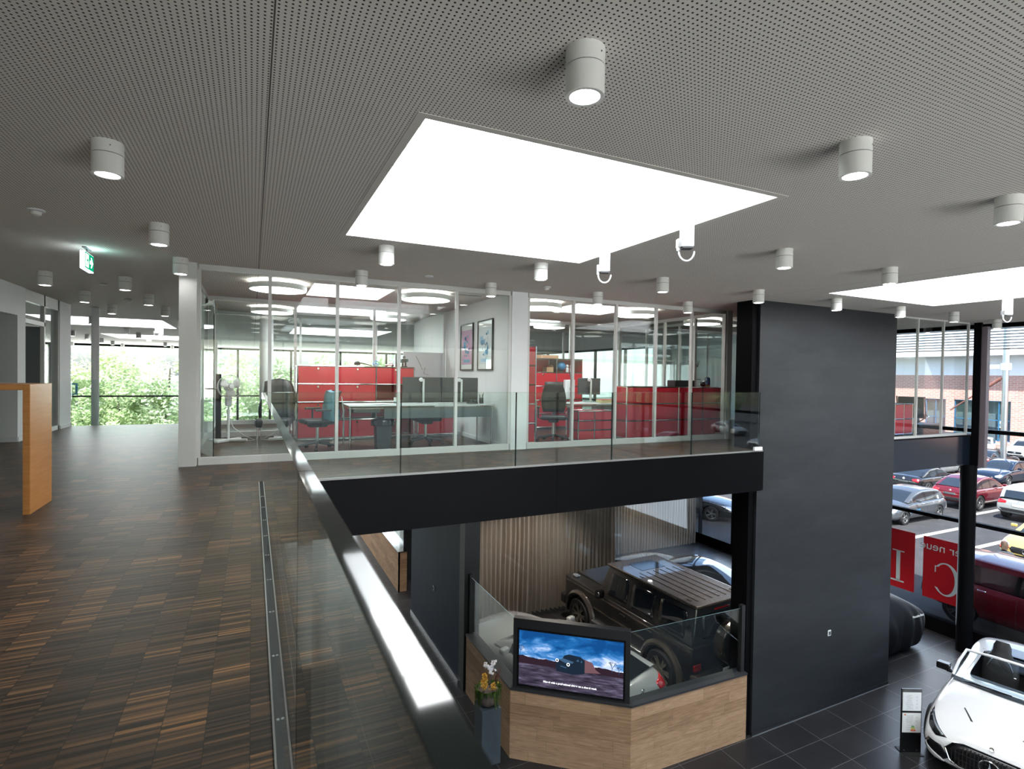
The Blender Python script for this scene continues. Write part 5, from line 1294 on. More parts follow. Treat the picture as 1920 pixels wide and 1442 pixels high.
dk = desk('long grey topped desk with chrome legs at the glass of the left office', (1.37, 8.80, 0), 2.50, .78, .74, (.56, 2.44, .52, .70))
MB().box(.08, .50, .05, .60, .62, .70).build('drawer_tray', M_dgrey, dk, bevel=.005)
def monitor(label, loc, rz, w=.62, h=.44, z0=.02, back=M_dgrey, group=None):
    t = thing('monitor', label, 'monitor', loc, rz, group)
    MB().box(-w/2, w/2, -.02, .02, z0, z0+h).build('screen_housing', back, t, bevel=.006)
    MB().box(-w/2+.01, w/2-.01, .0205, .0215, z0+.01, z0+h-.01).build('screen', M_blkgloss, t)
    MB().box(-.019, .019, -.10, -.07, .01, z0+h*.93).box(-.02, .02, -.08, -.015, z0+h*.45, z0+h*.6).build('stand_post', M_alu, t, bevel=.004)
    MB().lathe([(.035, 0), (.035, .03), (.018, .04)], 16, Matrix.Translation((-.045, -.085, z0+h*.90)) @ Euler((rad(90), 0, 0)).to_matrix().to_4x4()).build('pivot', M_white, t)
    MB().box(-.12, .12, -.17, .02, 0, .012).build('foot', M_alu, t, bevel=.004); return t
monitor('left grey monitor seen from behind on the long desk', (2.675, 9.24, .74), 0, .69)
monitor('right grey monitor seen from behind on the long desk', (3.375, 9.24, .74), 0, .69)
def office_chair(label, loc, rz, mesh_back=True, arms=True, tall=.62):
    t = thing('office_chair', label, 'chair', loc, rz)
    sp = MB()
    for k in range(5):
        a = 2*pi*k/5+.3; sp.tube([(.03*cos(a), .03*sin(a), .12), (.30*cos(a), .30*sin(a), .075)], [.026, .018], 8)
    sp.build('star_base', M_dgrey, t, smooth=True)
    for k in range(5):
        a = 2*pi*k/5+.3; MB().lathe([(.028, -.022), (.028, .022)], 14, Matrix.Translation((.31*cos(a), .31*sin(a), .029)) @ Euler((rad(90), 0, a)).to_matrix().to_4x4()).tube([(.31*cos(a), .31*sin(a), .03), (.30*cos(a), .30*sin(a), .08)], .01, 6).build('castor', M_blk, t)
    MB().tube([(0, 0, .09), (0, 0, .40)], [.028, .022], 12).build('gas_lift', M_alu, t, smooth=True)
    MB().box(-.24, .24, -.23, .24, .42, .50).build('seat', M_blk, t, bevel=.035)
    MB().box(-.10, .10, -.14, .14, .37, .42).build('mechanism', M_dgrey, t, bevel=.02)
    rows = []
    for k in range(9):
        f = k/8; z = .54+tall*f; w = .20+.05*sin(pi*min(1, f*1.15))-.03*f; y = -.25-.05*f+.05*sin(pi*f)
        rows.append([Vector((w*u, y-.05*(1-u*u), z)) for u in (-1, -.66, -.33, 0, .33, .66, 1)])
    o = MB().grid(rows).build('backrest', M_blk, t, smooth=True); s = o.modifiers.new('s', 'SOLIDIFY'); s.thickness = .03
    MB().tube([(0, -.10, .40), (0, -.30, .44), (0, -.335, .62), (0, -.33, .85)], [.025, .025, .02, .015], 8).build('back_bar', M_dgrey, t, smooth=True)
    if arms:
        for x in (-.29, .29): MB().tube([(x*.7, 0, .42), (x, 0, .46), (x, 0, .64)], .016, 8).box(x-.035, x+.035, -.13, .12, .64, .67).build('armrest', M_dgrey, t, bevel=.008)
    return t
office_chair('black swivel chair pushed under the long desk in left office', (2.80, 9.42, 0), rad(180), tall=.36, arms=False)
c2 = office_chair('black swivel chair carrying a blue jacket, beside the long desk', (.96, 9.32, 0), rad(100), tall=.42)
jk = MB(); rows = []
rnd = random.Random(8)
for k in range(8):
    f = k/7; z = .46+.46*f
    rows.append([Vector(((.27-.10*f*f)*cos(a)+.015*sin(5*a+k), (.15-.06*f)*sin(a)+.012*cos(4*a+2*k), z+.02*sin(3*a+k))) for a in [i*2*pi/20 for i in range(20)]])
jk.grid(rows, closed=True).add(rows[-1], [tuple(range(20))])
jo = thing('jacket', 'blue grey jacket hung over a swivel chair back in left office', 'jacket', (1.17, 9.35, .03), rad(80)); jb = jk.build('jacket_body', pm('blue_grey_cloth', (.10, .24, .30), .8), jo, smooth=True)
MB().tube([(.1, -.17, .80), (.16, -.2, .6), (.17, -.19, .45)], .006, 6).tube([(-.1, -.17, .84), (-.15, -.2, .6), (-.16, -.19, .5)], .006, 6).build('drawstrings', M_white, jo)
for i, (x, y, l) in enumerate(((.33, 9.93, 'black padded armchair with jackets left of the high red cabinet'), (.42, 10.56, 'second black padded chair touching the high red cabinet'))):
    t = thing('armchair', l, 'chair', (x, y, 0), rad(170))
    MB().box(-.26, .26, -.26, .26, .34, .48).build('seat', M_dgrey, t, bevel=.05, segs=3)
    rows = []
    for k in range(7):
        f = k/6; z = .46+.62*f; w = .27*(1-.25*f*f)
        rows.append([Vector((w*u+.02*sin(6*f+i), -.22-.06*f-.03*(1-u*u)+.015*sin(5*u+4*f), z+(.05*(1-u*u) if k == 6 else 0))) for u in (-1, -.7, -.35, 0, .35, .7, 1)])
    o = MB().grid(rows).build('backrest', M_dgrey, t, smooth=True); s = o.modifiers.new('s', 'SOLIDIFY'); s.thickness = .12
    for sx in (-1, 1):
        for sy_ in (-1, 1): MB().tube([(sx*.22, sy_*.2, 0), (sx*.22, sy_*.2, .36)], .014, 8).build('leg', M_chrome, t, smooth=True)
bn = thing('waste_bin', 'tall dark grey waste bin with black liner under the long desk', 'bin', (1.95, 9.0, 0))
MB().lathe([(.14, 0), (.155, .0), (.185, .47), (.175, .47), (.15, .02)], 4, Euler((0, 0, pi/4)).to_matrix().to_4x4()).build('bin_body', M_dgrey, bn, bevel=.01)
MB().lathe([(.195, .40), (.20, .47), (.185, .50), (.15, .49)], 20, cap=False).build('liner', M_blkgloss, bn, smooth=True)
bt = thing('water_bottle', 'clear plastic water bottle on the long desk', 'bottle', (2.21, 9.2, .741))
MB().lathe([(.0, 0), (.035, .0), (.036, .12), (.034, .15), (.015, .19), (.014, .205)], 18).build('bottle_body', glassmat('bottle_plastic', (.78, .85, .9)), bt, smooth=True)
MB().lathe([(.037, .05), (.037, .11)], 18, cap=False).build('label_band', M_paper, bt, smooth=True); MB().lathe([(.017, .20), (.017, .222), (0, .222)], 14).build('cap', M_red, bt, smooth=True)
kb = thing('keyboard', 'white keyboard on the long desk before the left monitor', 'keyboard', (2.68, 9.02, .741)); MB().box(-.20, .20, -.06, .06, 0, .014).build('case', M_white, kb, bevel=.004)
kk = MB()
for r in range(4):
    for k in range(13): kk.box(-.185+k*.0285, -.185+k*.0285+.023, -.048+r*.025, -.048+r*.025+.02, .014, .018)
kk.build('keys', M_frame, kb)
pc = thing('pen_holder', 'dark pen holder with pens at the right end of the long desk', 'pen holder', (3.72, 9.05, .741))
MB().lathe([(.0, 0), (.04, 0), (.04, .10), (.036, .10), (.036, .01)], 16).build('cup', M_dgrey, pc)
pn = MB(); rnd = random.Random(4)
for k in range(6): a = rnd.uniform(0, 6.3); pn.tube([(.015*cos(a), .015*sin(a), .01), (.04*cos(a), .04*sin(a), rnd.uniform(.15, .21))], .004, 6)
pn.build('pens', M_slategrey, pc)
bx = thing('desk_tray', 'low dark desk organiser left of the pen holder', 'organiser', (3.52, 8.98, .741)); MB().box(-.09, .09, -.05, .05, 0, .035).build('tray', M_dgrey, bx, bevel=.004); MB().box(-.06, -.01, -.03, .03, .035, .07).box(.02, .07, -.03, .03, .035, .06).build('note_blocks', M_slategrey, bx)
pp = thing('papers', 'white sheets of paper on the left end of the long desk', 'papers', (1.80, 9.08, .741), rad(8)); MB().box(-.15, .15, -.1, .1, 0, .006).build('sheet_stack', M_paper, pp); MB().box(-.02, .22, -.14, .05, .006, .009).build('loose_sheet', M_paper, pp)
# things on the high red cabinet
ZT = .055+4*.33+.013
hh = thing('desk_gadget', 'black round headed gadget with long arm lying on the high red cabinet', 'gadget', (1.80, 10.6, ZT)); MB().lathe([(.0, 0), (.055, .01), (.06, .05), (.03, .075), (0, .08)], 16, Matrix.Translation((0, 0, .015))).build('head', M_blk, hh, smooth=True); MB().tube([(.05, 0, .06), (.14, 0, .045), (.28, 0, .01)], [.012, .01, .008], 8).build('arm', M_blk, hh, smooth=True)
rg = thing('wheel_model', 'small light blue wheel shaped ornament on the high red cabinet', 'ornament', (2.15, 10.6, ZT)); MB().tube([(.052*cos(a), 0, .058+.052*sin(a)) for a in [k*2*pi/24 for k in range(25)]], .007, 6, cap=False).build('ring', pm('sky_blue', (.08, .38, .62), .4), rg)
sp = MB()
for k in range(3): a = pi/2+2*pi*k/3; sp.tube([(0, 0, .058), (.05*cos(a), 0, .058+.05*sin(a))], [.014, .006], 6)
sp.build('spokes', pm('sky_blue', (.08, .38, .62), .4), rg)
cm_ = thing('model_car', 'small white and grey toy motorbike on the high red cabinet', 'toy', (2.42, 10.6, ZT)); MB().box(-.09, .05, -.03, .03, .02, .05).box(-.04, .06, -.025, .025, .05, .09).build('toy_body', M_white, cm_, bevel=.012)
for x in (-.06, .05): MB().lathe([(.024, -.012), (.024, .012)], 14, Matrix.Translation((x, 0, .024)) @ Euler((rad(90), 0, 0)).to_matrix().to_4x4()).build('toy_wheel', M_blk, cm_)
fg = thing('figurine', 'dark robot like figurine on the right end of the high red cabinet', 'figurine', (2.70, 10.6, ZT))
MB().box(-.06, .06, -.03, .03, 0, .02).box(-.045, -.015, -.02, .02, .02, .09).box(.015, .045, -.02, .02, .02, .09).box(-.045, .045, -.025, .025, .09, .16).build('figure_body', M_blk, fg, bevel=.008)
MB().lathe([(0, 0), (.028, .01), (.03, .035), (0, .06)], 12, Matrix.Translation((0, 0, .165))).build('figure_head', M_dgrey, fg, smooth=True); MB().box(-.075, -.045, -.02, .03, .08, .15).box(.045, .075, -.04, .02, .1, .16).build('figure_arms', pm('teal_plastic', (.02, .12, .15), .4), fg, bevel=.006)
pp_ = thing('loudspeaker', 'narrow black column speaker on the high red cabinet', 'speaker', (2.56, 10.62, ZT)); MB().box(-.025, .025, -.03, .03, 0, .26).build('case', M_blk, pp_, bevel=.004)
wbd = thing('whiteboard', 'white board with thin line drawing behind the desk monitors', 'board', (3.40, 11.58, 1.45)); MB().box(-.47, .47, -.015, .015, -.30, .28).build('board', pm('board_white', (.60, .64, .68), .3), wbd, bevel=.004)
MB().tube([(-.2, -.018, .2), (-.1, -.018, .02), (-.05, -.018, -.1), (.02, -.018, -.05), (-.02, -.018, -.18), (.1, -.018, -.22)], .004, 6).build('drawn_line', M_slategrey, wbd)
# pictures on the white wall: generic prints
def picture(lab, yc, w, bg, acc):
    t = thing('framed_picture', lab, 'picture', (3.915, yc, 1.81), rad(-90))
    f = MB(); W_, H_ = w/2, .47
    f.box(-W_, -W_+.025, -.03, 0, -H_, H_); f.box(W_-.025, W_, -.03, 0, -H_, H_); f.box(-W_+.025, W_-.025, -.03, 0, H_-.025, H_); f.box(-W_+.025, W_-.025, -.03, 0, -H_, -H_+.025)
    f.build('frame', M_blk, t)
    MB().box(-W_+.02, W_-.02, -.012, -.004, -H_+.02, H_-.02).build('mount', M_paper, t)
    MB().box(-W_+.07, W_-.07, -.014, -.012, -H_+.12, H_-.13).build('print', pm('print_'+lab[:4], bg, .6), t)
    r = random.Random(lab); a = MB()
    for k in range(14): cx, cz = r.uniform(-W_*.45, W_*.45), r.uniform(-.18, .26); a.lathe([(r.uniform(.02, .06), 0), (.001, .002)], 7, Matrix.Translation((cx, -.0142, cz)) @ Euler((rad(90), 0, r.uniform(0, 3))).to_matrix().to_4x4())
    a.box(-W_*.5, W_*.5, -.0155, -.014, -.31, -.25)
    a.build('print_shapes', pm('acc_'+lab[:4], acc, .6), t)
    b_ = MB()
    for k in range(26): p = Vector((r.uniform(-W_*.4, W_*.4), -.0165, r.uniform(-.16, .12))); b_.tube([p, p+Vector((r.uniform(-.05, .05), 0, r.uniform(-.06, .06)))], .003, 4)
    b_.build('print_lines', M_dgrey, t)
    MB().quad((-W_+.02, -.02, -H_+.02), (W_-.02, -.02, -H_+.02), (W_-.02, -.02, H_-.02), (-W_+.02, -.02, H_-.02)).build('glazing', M_glass, t)
picture('pink and blue print in black frame, left of two on the office wall', 10.30, .70, (.66, .32, .52), (.08, .38, .58))
picture('white print with pale blue shapes in black frame, right of two on the office wall', 9.34, .72, (.66, .70, .72), (.30, .52, .70))
# fan
fn = thing('pedestal_fan', 'white pedestal fan in the left office near the glass door', 'fan', (-.38, 10.85, 0), rad(20))
M_fan = pm('fan_white', (.72, .73, .72), .4)
MB().cb((0, 0, .03), (.62, .07, .045), (0, 0, .6)).cb((0, 0, .03), (.62, .07, .045), (0, 0, -.6)).build('cross_base', M_fan, fn, bevel=.008)
MB().tube([(0, 0, .04), (0, 0, .58)], .022, 12).lathe([(.03, .5), (.03, .56)], 12).build('pole', M_fan, fn, smooth=True); MB().tube([(0, 0, .56), (0, 0, .66)], .014, 10).build('inner_pole', M_alu, fn)
MB().box(-.05, .05, -.045, .045, .64, .84).build('control_box', M_fan, fn, bevel=.02, segs=3)
hd = Matrix.Translation((0, -.08, .98)) @ Euler((rad(82), 0, 0)).to_matrix().to_4x4()
MB().lathe([(0, -.14), (.07, -.12), (.075, -.02), (.05, 0)], 20, hd).build('motor', M_fan, fn, smooth=True)
gm = MB(); R = .205
for zz, rr in ((.07, R*.5), (.05, R*.85), (.02, R), (-.02, R), (-.05, R*.85)): gm.tube([hd @ Vector((rr*cos(a), rr*sin(a), zz)) for a in [k*2*pi/40 for k in range(41)]], .004 if rr == R else .002, 5, cap=False)
for k in range(36):
    a = 2*pi*k/36; gm.tube([hd @ Vector((r_*cos(a), r_*sin(a), z_)) for r_, z_ in ((.05, .085), (R*.6, .068), (R*.9, .045), (R, .0), (R*.85, -.05), (.07, -.07))], .0012, 3)
gm.build('wire_guard', M_alu, fn)
bl = MB()
for k in range(3):
    a0 = 2*pi*k/3+.5; rows = []
    for j in range(6):
        f = j/5; r_ = .03+.145*f; w_ = .35+.35*sin(pi*min(1, f*.9+.1))
        rows.append([hd @ Vector((r_*cos(a0+w_*u), r_*sin(a0+w_*u), .015+.025*u)) for u in (-1, -.5, 0, .5, 1)])
    bl.grid(rows)
bo_ = bl.build('blades', M_fan, fn, smooth=True); so_ = bo_.modifiers.new('s', 'SOLIDIFY'); so_.thickness = .004
MB().lathe([(.045, .04), (.04, .088), (0, .094)], 20, hd).build('hub', M_white, fn, smooth=True)
MB().tube([(.02, .02, .45), (.10, .05, .25), (.25, -.05, .10), (.42, -.10, .012), (.20, -.16, .012)], .006, 6).build('cable', M_white, fn)
bp = thing('leaning_panel', 'narrow black upright panel behind the open glass door', 'panel', (-.56, 11.35, 0)); MB().box(-.045, .045, -.02, .02, .01, 1.20).build('board', M_blk, bp, bevel=.004)

# right office
usm('tall narrow red cabinet seen end-on at the left of the right office', (4.27, 8.62, 0), 1, 5, [['d']]*5, depth=.37, cw=.32, rh=.345, knobs=False)
sh_ = usm('red wall shelf with open dark top compartments at the back of the right office', (5.75, 11.1, 0), 2, 5, [['o', 'o'], ['d', 'd'], ['d', 'd'], ['d', 'd'], ['d', 'd']], cw=.72, rh=.32)
cbx = thing('cardboard_box', 'long flat brown carton lying on the red wall shelf', 'box', (6.1, 11.28, .055+5*.32+.014)); MB().box(-.45, .45, -.12, .12, 0, .075).build('carton', pm('brown_cardboard', (.42, .26, .14), .8), cbx, bevel=.004); MB().box(-.02, .02, -.121, .121, .002, .077).build('tape', pm('brown_tape', (.5, .34, .2), .4), cbx)
zs = .055+4*.32+.005
tb = thing('cardboard_box', 'small open brown carton in the red wall shelf', 'box', (6.32, 11.25, zs)); MB().box(-.09, .09, -.1, .1, 0, .12).build('carton', pm('brown_cardboard', (.42, .26, .14), .8), tb); MB().cb((.07, 0, .15), (.08, .2, .006), (0, .7, 0)).build('flap', pm('brown_cardboard', (.42, .26, .14), .8), tb)
gl = thing('globe', 'blue globe in the red wall shelf', 'globe', (6.68, 11.25, zs)); MB().lathe([(.11*sin(pi*k/14), .15-.11*cos(pi*k/14)) for k in range(15)], 24).build('sphere', pm('globe_blue', (.02, .18, .36), .3, vary=.5, scale=12), gl, smooth=True); MB().lathe([(.06, 0), (.05, .015), (.012, .04)], 16).build('stand', M_dgrey, gl, smooth=True)
for i, x in enumerate((6.82, 6.93)):
    f_ = thing('white_figure', ('white toy figure beside the blue globe', 'second white toy figure, right of the blue globe')[i], 'figurine', (x, 11.2, zs)); MB().box(-.035, .035, -.025, .025, 0, .12).build('figure_body', M_white, f_, bevel=.015); MB().lathe([(0, 0), (.032, .015), (.034, .05), (0, .075)], 12, Matrix.Translation((0, 0, .12))).build('figure_head', M_white, f_, smooth=True)
desk('white desk at the left of the right office', (4.62, 9.45, 0), .50, .75, .78)
sc_ = thing('side_screen', 'grey side panel below the white desk in right office', 'panel', (4.75, 9.6, 0)); MB().box(-.08, .32, -.01, .01, .04, .70).build('board', M_slategrey, sc_)
monitor('grey monitor on the white desk at the left of right office', (4.95, 9.85, .78), rad(10), .50, .30, .14)
office_chair('tall black mesh swivel chair in the right office', (5.22, 9.05, 0), rad(150), tall=.60)
desk('black fronted desk in the middle of the right office', (5.62, 9.06, 0), 1.55, .75, .72, (.5, 1.52, .42, .68))
monitor('grey monitor seen from behind on the black fronted desk', (6.32, 9.5, .72), rad(-8), .50, .34, .16)
mm = monitor('white framed monitor behind the black fronted desk', (5.95, 9.68, .72), rad(35), .5, .40, .06, M_white)
usm('red drawer pedestal on castors under the black fronted desk', (5.50, 8.60, 0), 2, 3, [['d', 'd']]*3, depth=.42, cw=[.36, .42], rh=.18, z0=.06, name='drawer_pedestal', knobs=False)
yb = thing('paper_stack', 'yellow and red edged paper pile on the black fronted desk', 'papers', (6.55, 9.25, .721)); MB().box(-.16, .16, -.1, .1, 0, .06).build('sheets', pm('pale_yellow_paper', (.62, .52, .28), .8), yb, bevel=.01); MB().box(-.15, .15, -.09, .09, .06, .075).build('red_folder', M_red, yb)
wp_ = thing('desk_telephone', 'white box shaped telephone on the black fronted desk', 'telephone', (6.95, 9.3, .721)); MB().box(-.10, .10, -.09, .09, 0, .06).build('case', M_white, wp_, bevel=.012); MB().box(-.09, -.05, -.085, .085, .06, .085).build('handset', M_white, wp_, bevel=.01)
lc = usm('long low red cabinet along the glass of the right office', (6.62, 8.62, 0), 4, 3, [['d']*4]*3, depth=.40, cw=[.66, .66, .66, .62], rh=.335, knobs=False)
ZB = .055+3*.335+.013
vb = thing('black_box', 'long black box on the low red cabinet', 'box', (8.16, 8.8, ZB)); MB().box(-.27, .27, -.12, .12, 0, .13).build('case', M_blk, vb, bevel=.01)
v1 = thing('round_vase', 'small round dark vase on the low red cabinet', 'vase', (8.78, 8.8, ZB)); MB().lathe([(.03, 0), (.065, .03), (.072, .06), (.06, .10), (.03, .12), (.02, .12)], 20).build('vase_body', M_blkgloss, v1, smooth=True)
v2 = thing('tall_vase', 'tall dark blue vase on the low red cabinet', 'vase', (8.96, 8.85, ZB)); MB().lathe([(.04, 0), (.062, .04), (.066, .12), (.055, .18), (.03, .205), (.02, .205)], 20).build('vase_body', pm('navy_glaze', (.008, .02, .06), .08, 0, .6), v2, smooth=True); MB().lathe([(.05, 0), (.063, .035)], 20, cap=False).build('gold_band', pm('ochre_glaze', (.3, .2, .06), .3), v2)
cs = thing('coat_stand', 'dark metal coat stand behind the low red cabinet', 'coat stand', (10.25, 10.6, 0)); st_ = MB().tube([(0, 0, .02), (0, 0, 1.75)], .018, 8)
for k in range(6):
    a = k*pi/3; st_.tube([(0, 0, 1.5), (.10*cos(a), .10*sin(a), 1.56), (.14*cos(a), .14*sin(a), 1.70)], .010, 6)
    if k % 2: st_.tube([(0, 0, 1.22), (.18*cos(a), .18*sin(a), 1.22)], .008, 6)
st_.build('stem_and_hooks', M_blk, cs, smooth=True); MB().lathe([(.18, 0), (.18, .02), (.03, .04)], 20).build('foot', M_blk, cs); MB().box(-.10, .02, -.08, -.04, 1.45, 1.62).build('hanging_bag', M_dgrey, cs, bevel=.02)
pl = thing('potted_plant', 'small spiky green plant behind the low red cabinet', 'plant', (9.38, 10.75, 0)); MB().lathe([(.09, 0), (.12, .5), (.11, .5), (.10, .46), (0, .46)], 18).build('pot', M_white, pl, smooth=True)
lf_ = MB(); rnd = random.Random(6)
for k in range(34):
    a = rnd.uniform(0, 6.3); L = rnd.uniform(.25, .75); t_ = rnd.uniform(.15, .6); p0 = Vector((.03*cos(a), .03*sin(a), .46)); p1 = p0+Vector((cos(a)*t_*.3, sin(a)*t_*.3, L)); wv = Vector((-sin(a), cos(a), 0))*.018
    lf_.add([p0-wv, p0+wv, (p0+p1)/2+wv*1.3, (p0+p1)/2-wv*1.3, p1+Vector((cos(a), sin(a), -.3))*.08], [(0, 1, 2, 3), (3, 2, 4)])
lf_.build('leaves', GRNM, pl)

# east office
usm('red cabinet behind the east office glass beside the charcoal pillar', (13.02, 7.28, 0), 2, 2, [['d', 'd']]*2, cw=.34, rh=.34, knobs=False)
lo = thing('lounge_chair', 'black sling lounge chair in the east office', 'chair', (14.35, 7.62, 0), rad(-70))
rows = [[Vector((u, -.25-.02*k, .38+.10*k)) for u in (-.25, 0, .25)] for k in range(6)]
o = MB().grid([[Vector((u, .28, .42)) for u in (-.25, 0, .25)], [Vector((u, -.15, .38)) for u in (-.25, 0, .25)]]+rows[1:]).build('sling_seat', M_blk, lo, smooth=True); s = o.modifiers.new('s', 'SOLIDIFY'); s.thickness = .05
fr_ = MB()
for x in (-.27, .27): fr_.tube([(x, .28, .41), (x, -.14, .37), (x, -.36, .90)], .014, 8).tube([(x, .2, .42), (x*.3, .0, .25)], .012, 6)
for k in range(4): a = k*pi/2+.5; fr_.tube([(0, 0, .22), (.32*cos(a), .32*sin(a), .02)], .014, 6)
fr_.tube([(0, 0, .2), (0, 0, .38)], .02, 8).build('chrome_frame', M_chrome, lo, smooth=True)
so = thing('sofa', 'low black sofa at the window side of the east office', 'sofa', (14.9, 7.8, 0), rad(180))
MB().box(-.5, .5, -.3, .3, .0, .22).build('seat', M_blk, so, bevel=.03); MB().box(-.5, .5, -.3, -.2, .22, .32).build('backrest', M_blk, so, bevel=.03)
# corridor bar table
bt_ = thing('bar_table', 'orange wooden bar table with slab legs in the corridor', 'table', (-2.62, 6.22, 0))
B('slab_leg', .86, .91, -.27, .29, 0, 1.115, M_cherry, bt_, .003); B('slab_leg', -.91, -.86, -.27, .29, 0, 1.115, M_cherry, bt_, .003)
B('table_top', -.86, .86, -.27, .29, 1.065, 1.115, M_cherry, bt_, .003)
lp = thing('dark_bag', 'dark triangular bag lying on the far end of the bar table', 'bag', (-2.45, 6.34, 1.116)); MB().prism([(-.22, 0), (.12, 0), (-.12, .10)], Matrix.Identity(4), .12).build('cloth', M_blk, lp, bevel=.01)
# ================================================================== outdoors
struct(B('ground_parking', 16.0, 140.0, -80.0, 90.0, ZL-.12, ZL-.02, M_asphalt))
struct(B('ground_forecourt', -20.0, 16.0, -20.0, -9.2, ZL-.12, ZL-.02, M_pave))  # unseen paving, made pale to bounce sunlight up to the ceiling
struct(B('ground_street', -60.0, 16.0, -90.0, -20.0, ZL-.12, ZL-.02, M_asphalt))
struct(B('ground_garden', -60.0, 16.0, 37.1, 120.0, ZL-.12, ZL-.02, pm('garden_lawn', (.10, .17, .05), .9, vary=.4, scale=.6)))
lm = MB()
for x0, x1, y in ((24.5, 30.2, 13.0), (24.5, 30.2, 11.2), (24.5, 30.2, 16.8), (31.6, 37, 14.1), (31.6, 37, 17.4), (31.6, 37, 10.6)): lm.box(x0, x1, y-.11, y+.11, ZL-.02, ZL-.012)
lm2 = struct(lm.build('road_markings', pm('worn_white_paint', (.42, .41, .38), .8, vary=.3, scale=3)))
Z0 = ZL-.02
P = dict(dgrey=paint('iron_grey_paint', (.07, .076, .086)), red=paint('deep_red_paint', (.13, .006, .012), .15), silver=paint('bright_silver_paint', (.32, .33, .33)), gold=paint('sun_yellow_paint', (.55, .40, .12), .2, .3), black=P_K, navy=paint('navy_paint', (.006, .012, .028), .12), white=P_W, dred=paint('dark_red_paint', (.13, .008, .014), .15))
W180 = rad(180)
car('hatch', 'grey hatchback with blue door sticker parked outside, seen right of the charcoal pillar', P['dgrey'], (27.9, 15.15, Z0), W180, sticker=(.25, .95, .50, .64, .01))
car('coupesuv', 'shining red coupe SUV parked outside beyond the grey hatchback', P['red'], (34.6, 15.3, Z0), 0)
car('suv', 'silver SUV parked outside, seen from behind at right edge', P['silver'], (34.3, 12.4, Z0), 0, plate='x')
car('hatch', 'yellow gold hatchback facing the showroom at right edge', P['gold'], (26.9, 9.35, Z0), W180)
sv = car('suv', 'dark red SUV parked directly outside the showroom glass', P['dred'], (18.05, 6.36, Z0), rad(-90)); sv.scale = (1.04, 1.04, 1.09)
car('sedan', 'black saloon with red tail lamps just below the steel fascia, outside', P['black'], (36.6, 18.6, Z0), 0)
car('sedan', 'black saloon facing the showroom in the second parking row', P['navy'], (44.2, 18.0, Z0), W180)
car('sedan', 'black saloon parked farther off under the light steel post', P['black'], (51.0, 21.5, Z0), 0)
car('hatch', 'small white hatchback parked far off near the brick building', P['white'], (60.5, 26.2, Z0), rad(200))
car('suv', 'white van like car parked far off near the brick building', P['white'], (60.0, 22.8, Z0), W180)
car('sedan', 'black saloon outside the side window behind the second curtain', P_K, (18.9, 19.9, Z0), rad(-62))
c_ = car('sedan', 'silver saloon in the middle parking row behind the red coupe', P['silver'], (43.5, 21.6, Z0), 0)
for i, (x, y, rz_) in enumerate(((27.6, 3.4, W180), (34.5, .2, 0), (27.7, -6.0, W180), (34.4, -12.0, 0), (44.0, -4.0, W180), (50.5, -33.0, rad(100)), (44.0, -22.0, W180), (35.0, -26.0, W180))):
    copy_tree(c_, (x, y, Z0), rz_, 'parked car outside the showroom, seen only as a reflection in the railing glass', group='cars mirrored in the railing glass')

# brick building across the car park
XB = 66.0
bd = thing('brick_building', 'long brick office building with blue framed windows across the car park', 'building', (XB, 22, ZL))
wins = [(y0, y0+1.95) for y0 in (10.0, 12.6, 15.2, 17.8, 20.4, 23.2, 26.45, 29.2, 31.9, 34.6, 37.4, 40.2)]
b = MB(); zs0, zs1 = -4.5, -.55
ys = [-20]+[v for w in wins for v in w]+[70]
for k in range(0, len(ys)-1):
    if k % 2 == 0: b.box(0, .5, ys[k]-22, ys[k+1]-22, 0, zs1-ZL)
    else: b.box(0, .5, ys[k]-22, ys[k+1]-22, 0, zs0-ZL)
b.box(0, .5, -42, 48, zs1-ZL, 1.95-ZL)
b.build('brick_wall', M_brick, bd)
MB().box(.02, .5, -42, 48, 1.95-ZL, 9.5-ZL).build('white_fascia', pm('white_fascia', (.82, .83, .85), .6, vary=.02), bd)
MB().box(-1.6, 0, -42, 48, 3.9-ZL, 4.15-ZL).build('canopy', pm('white_fascia', (.82, .83, .85), .6, vary=.02), bd)
for (a, c) in wins:
    wf_ = MB(); a2, c2_ = a-22, c-22; zb_, zt_ = zs0-ZL, zs1-ZL
    for q in ((a2, a2+.09, zb_, zt_), (c2_-.09, c2_, zb_, zt_), (a2, c2_, zt_-.1, zt_), (a2, c2_, zb_, zb_+.1), (a2, c2_, zb_+2.0, zb_+2.08), ((a2+c2_)/2-.03, (a2+c2_)/2+.03, zb_, zt_)): wf_.box(.1, .25, *q)
    w0 = wf_.build('window', pm('blue_window_frame', (.03, .13, .24), .4), bd)
    MB().box(.18, .2, a2, c2_, zb_, zt_).build('pane', M_facade, w0)
MB().box(.6, 8, -42, 48, 0, 9).build('interior', pm('dim_interior', (.12, .15, .17), .8), bd)
lc_ = thing('garden_chair', 'white chair behind a window of the brick building', 'chair', (XB+.34, 27.3, -3.6)); MB().cb((0, 0, .45), (.3, .5, .06)).cb((.1, 0, .8), (.05, .5, .6)).build('shell', M_white, lc_, bevel=.02); MB().tube([(0, 0, 0), (0, 0, .45)], .03).build('leg', M_alu, lc_)
po = thing('canopy_post', 'grey steel post with diagonal brace in the car park', 'post', (50.5, 20.6, ZL))
MB().lathe([(.19, 0), (.19, 12)], 20).build('post_shaft', M_alu, po, smooth=True); MB().lathe([(.32, 7.4), (.32, 7.9)], 20).box(-.1, .1, -.2, 1.3, 7.5, 7.8).build('collar', M_white, po)
MB().tube([(0, .1, 6.9), (0, 3.5, 4.2)], .06, 8).tube([(0, .3, 6.75), (0, 1.1, 6.1)], .12, 8).build('brace', pm('rust_red_steel', (.20, .08, .06), .5), po)
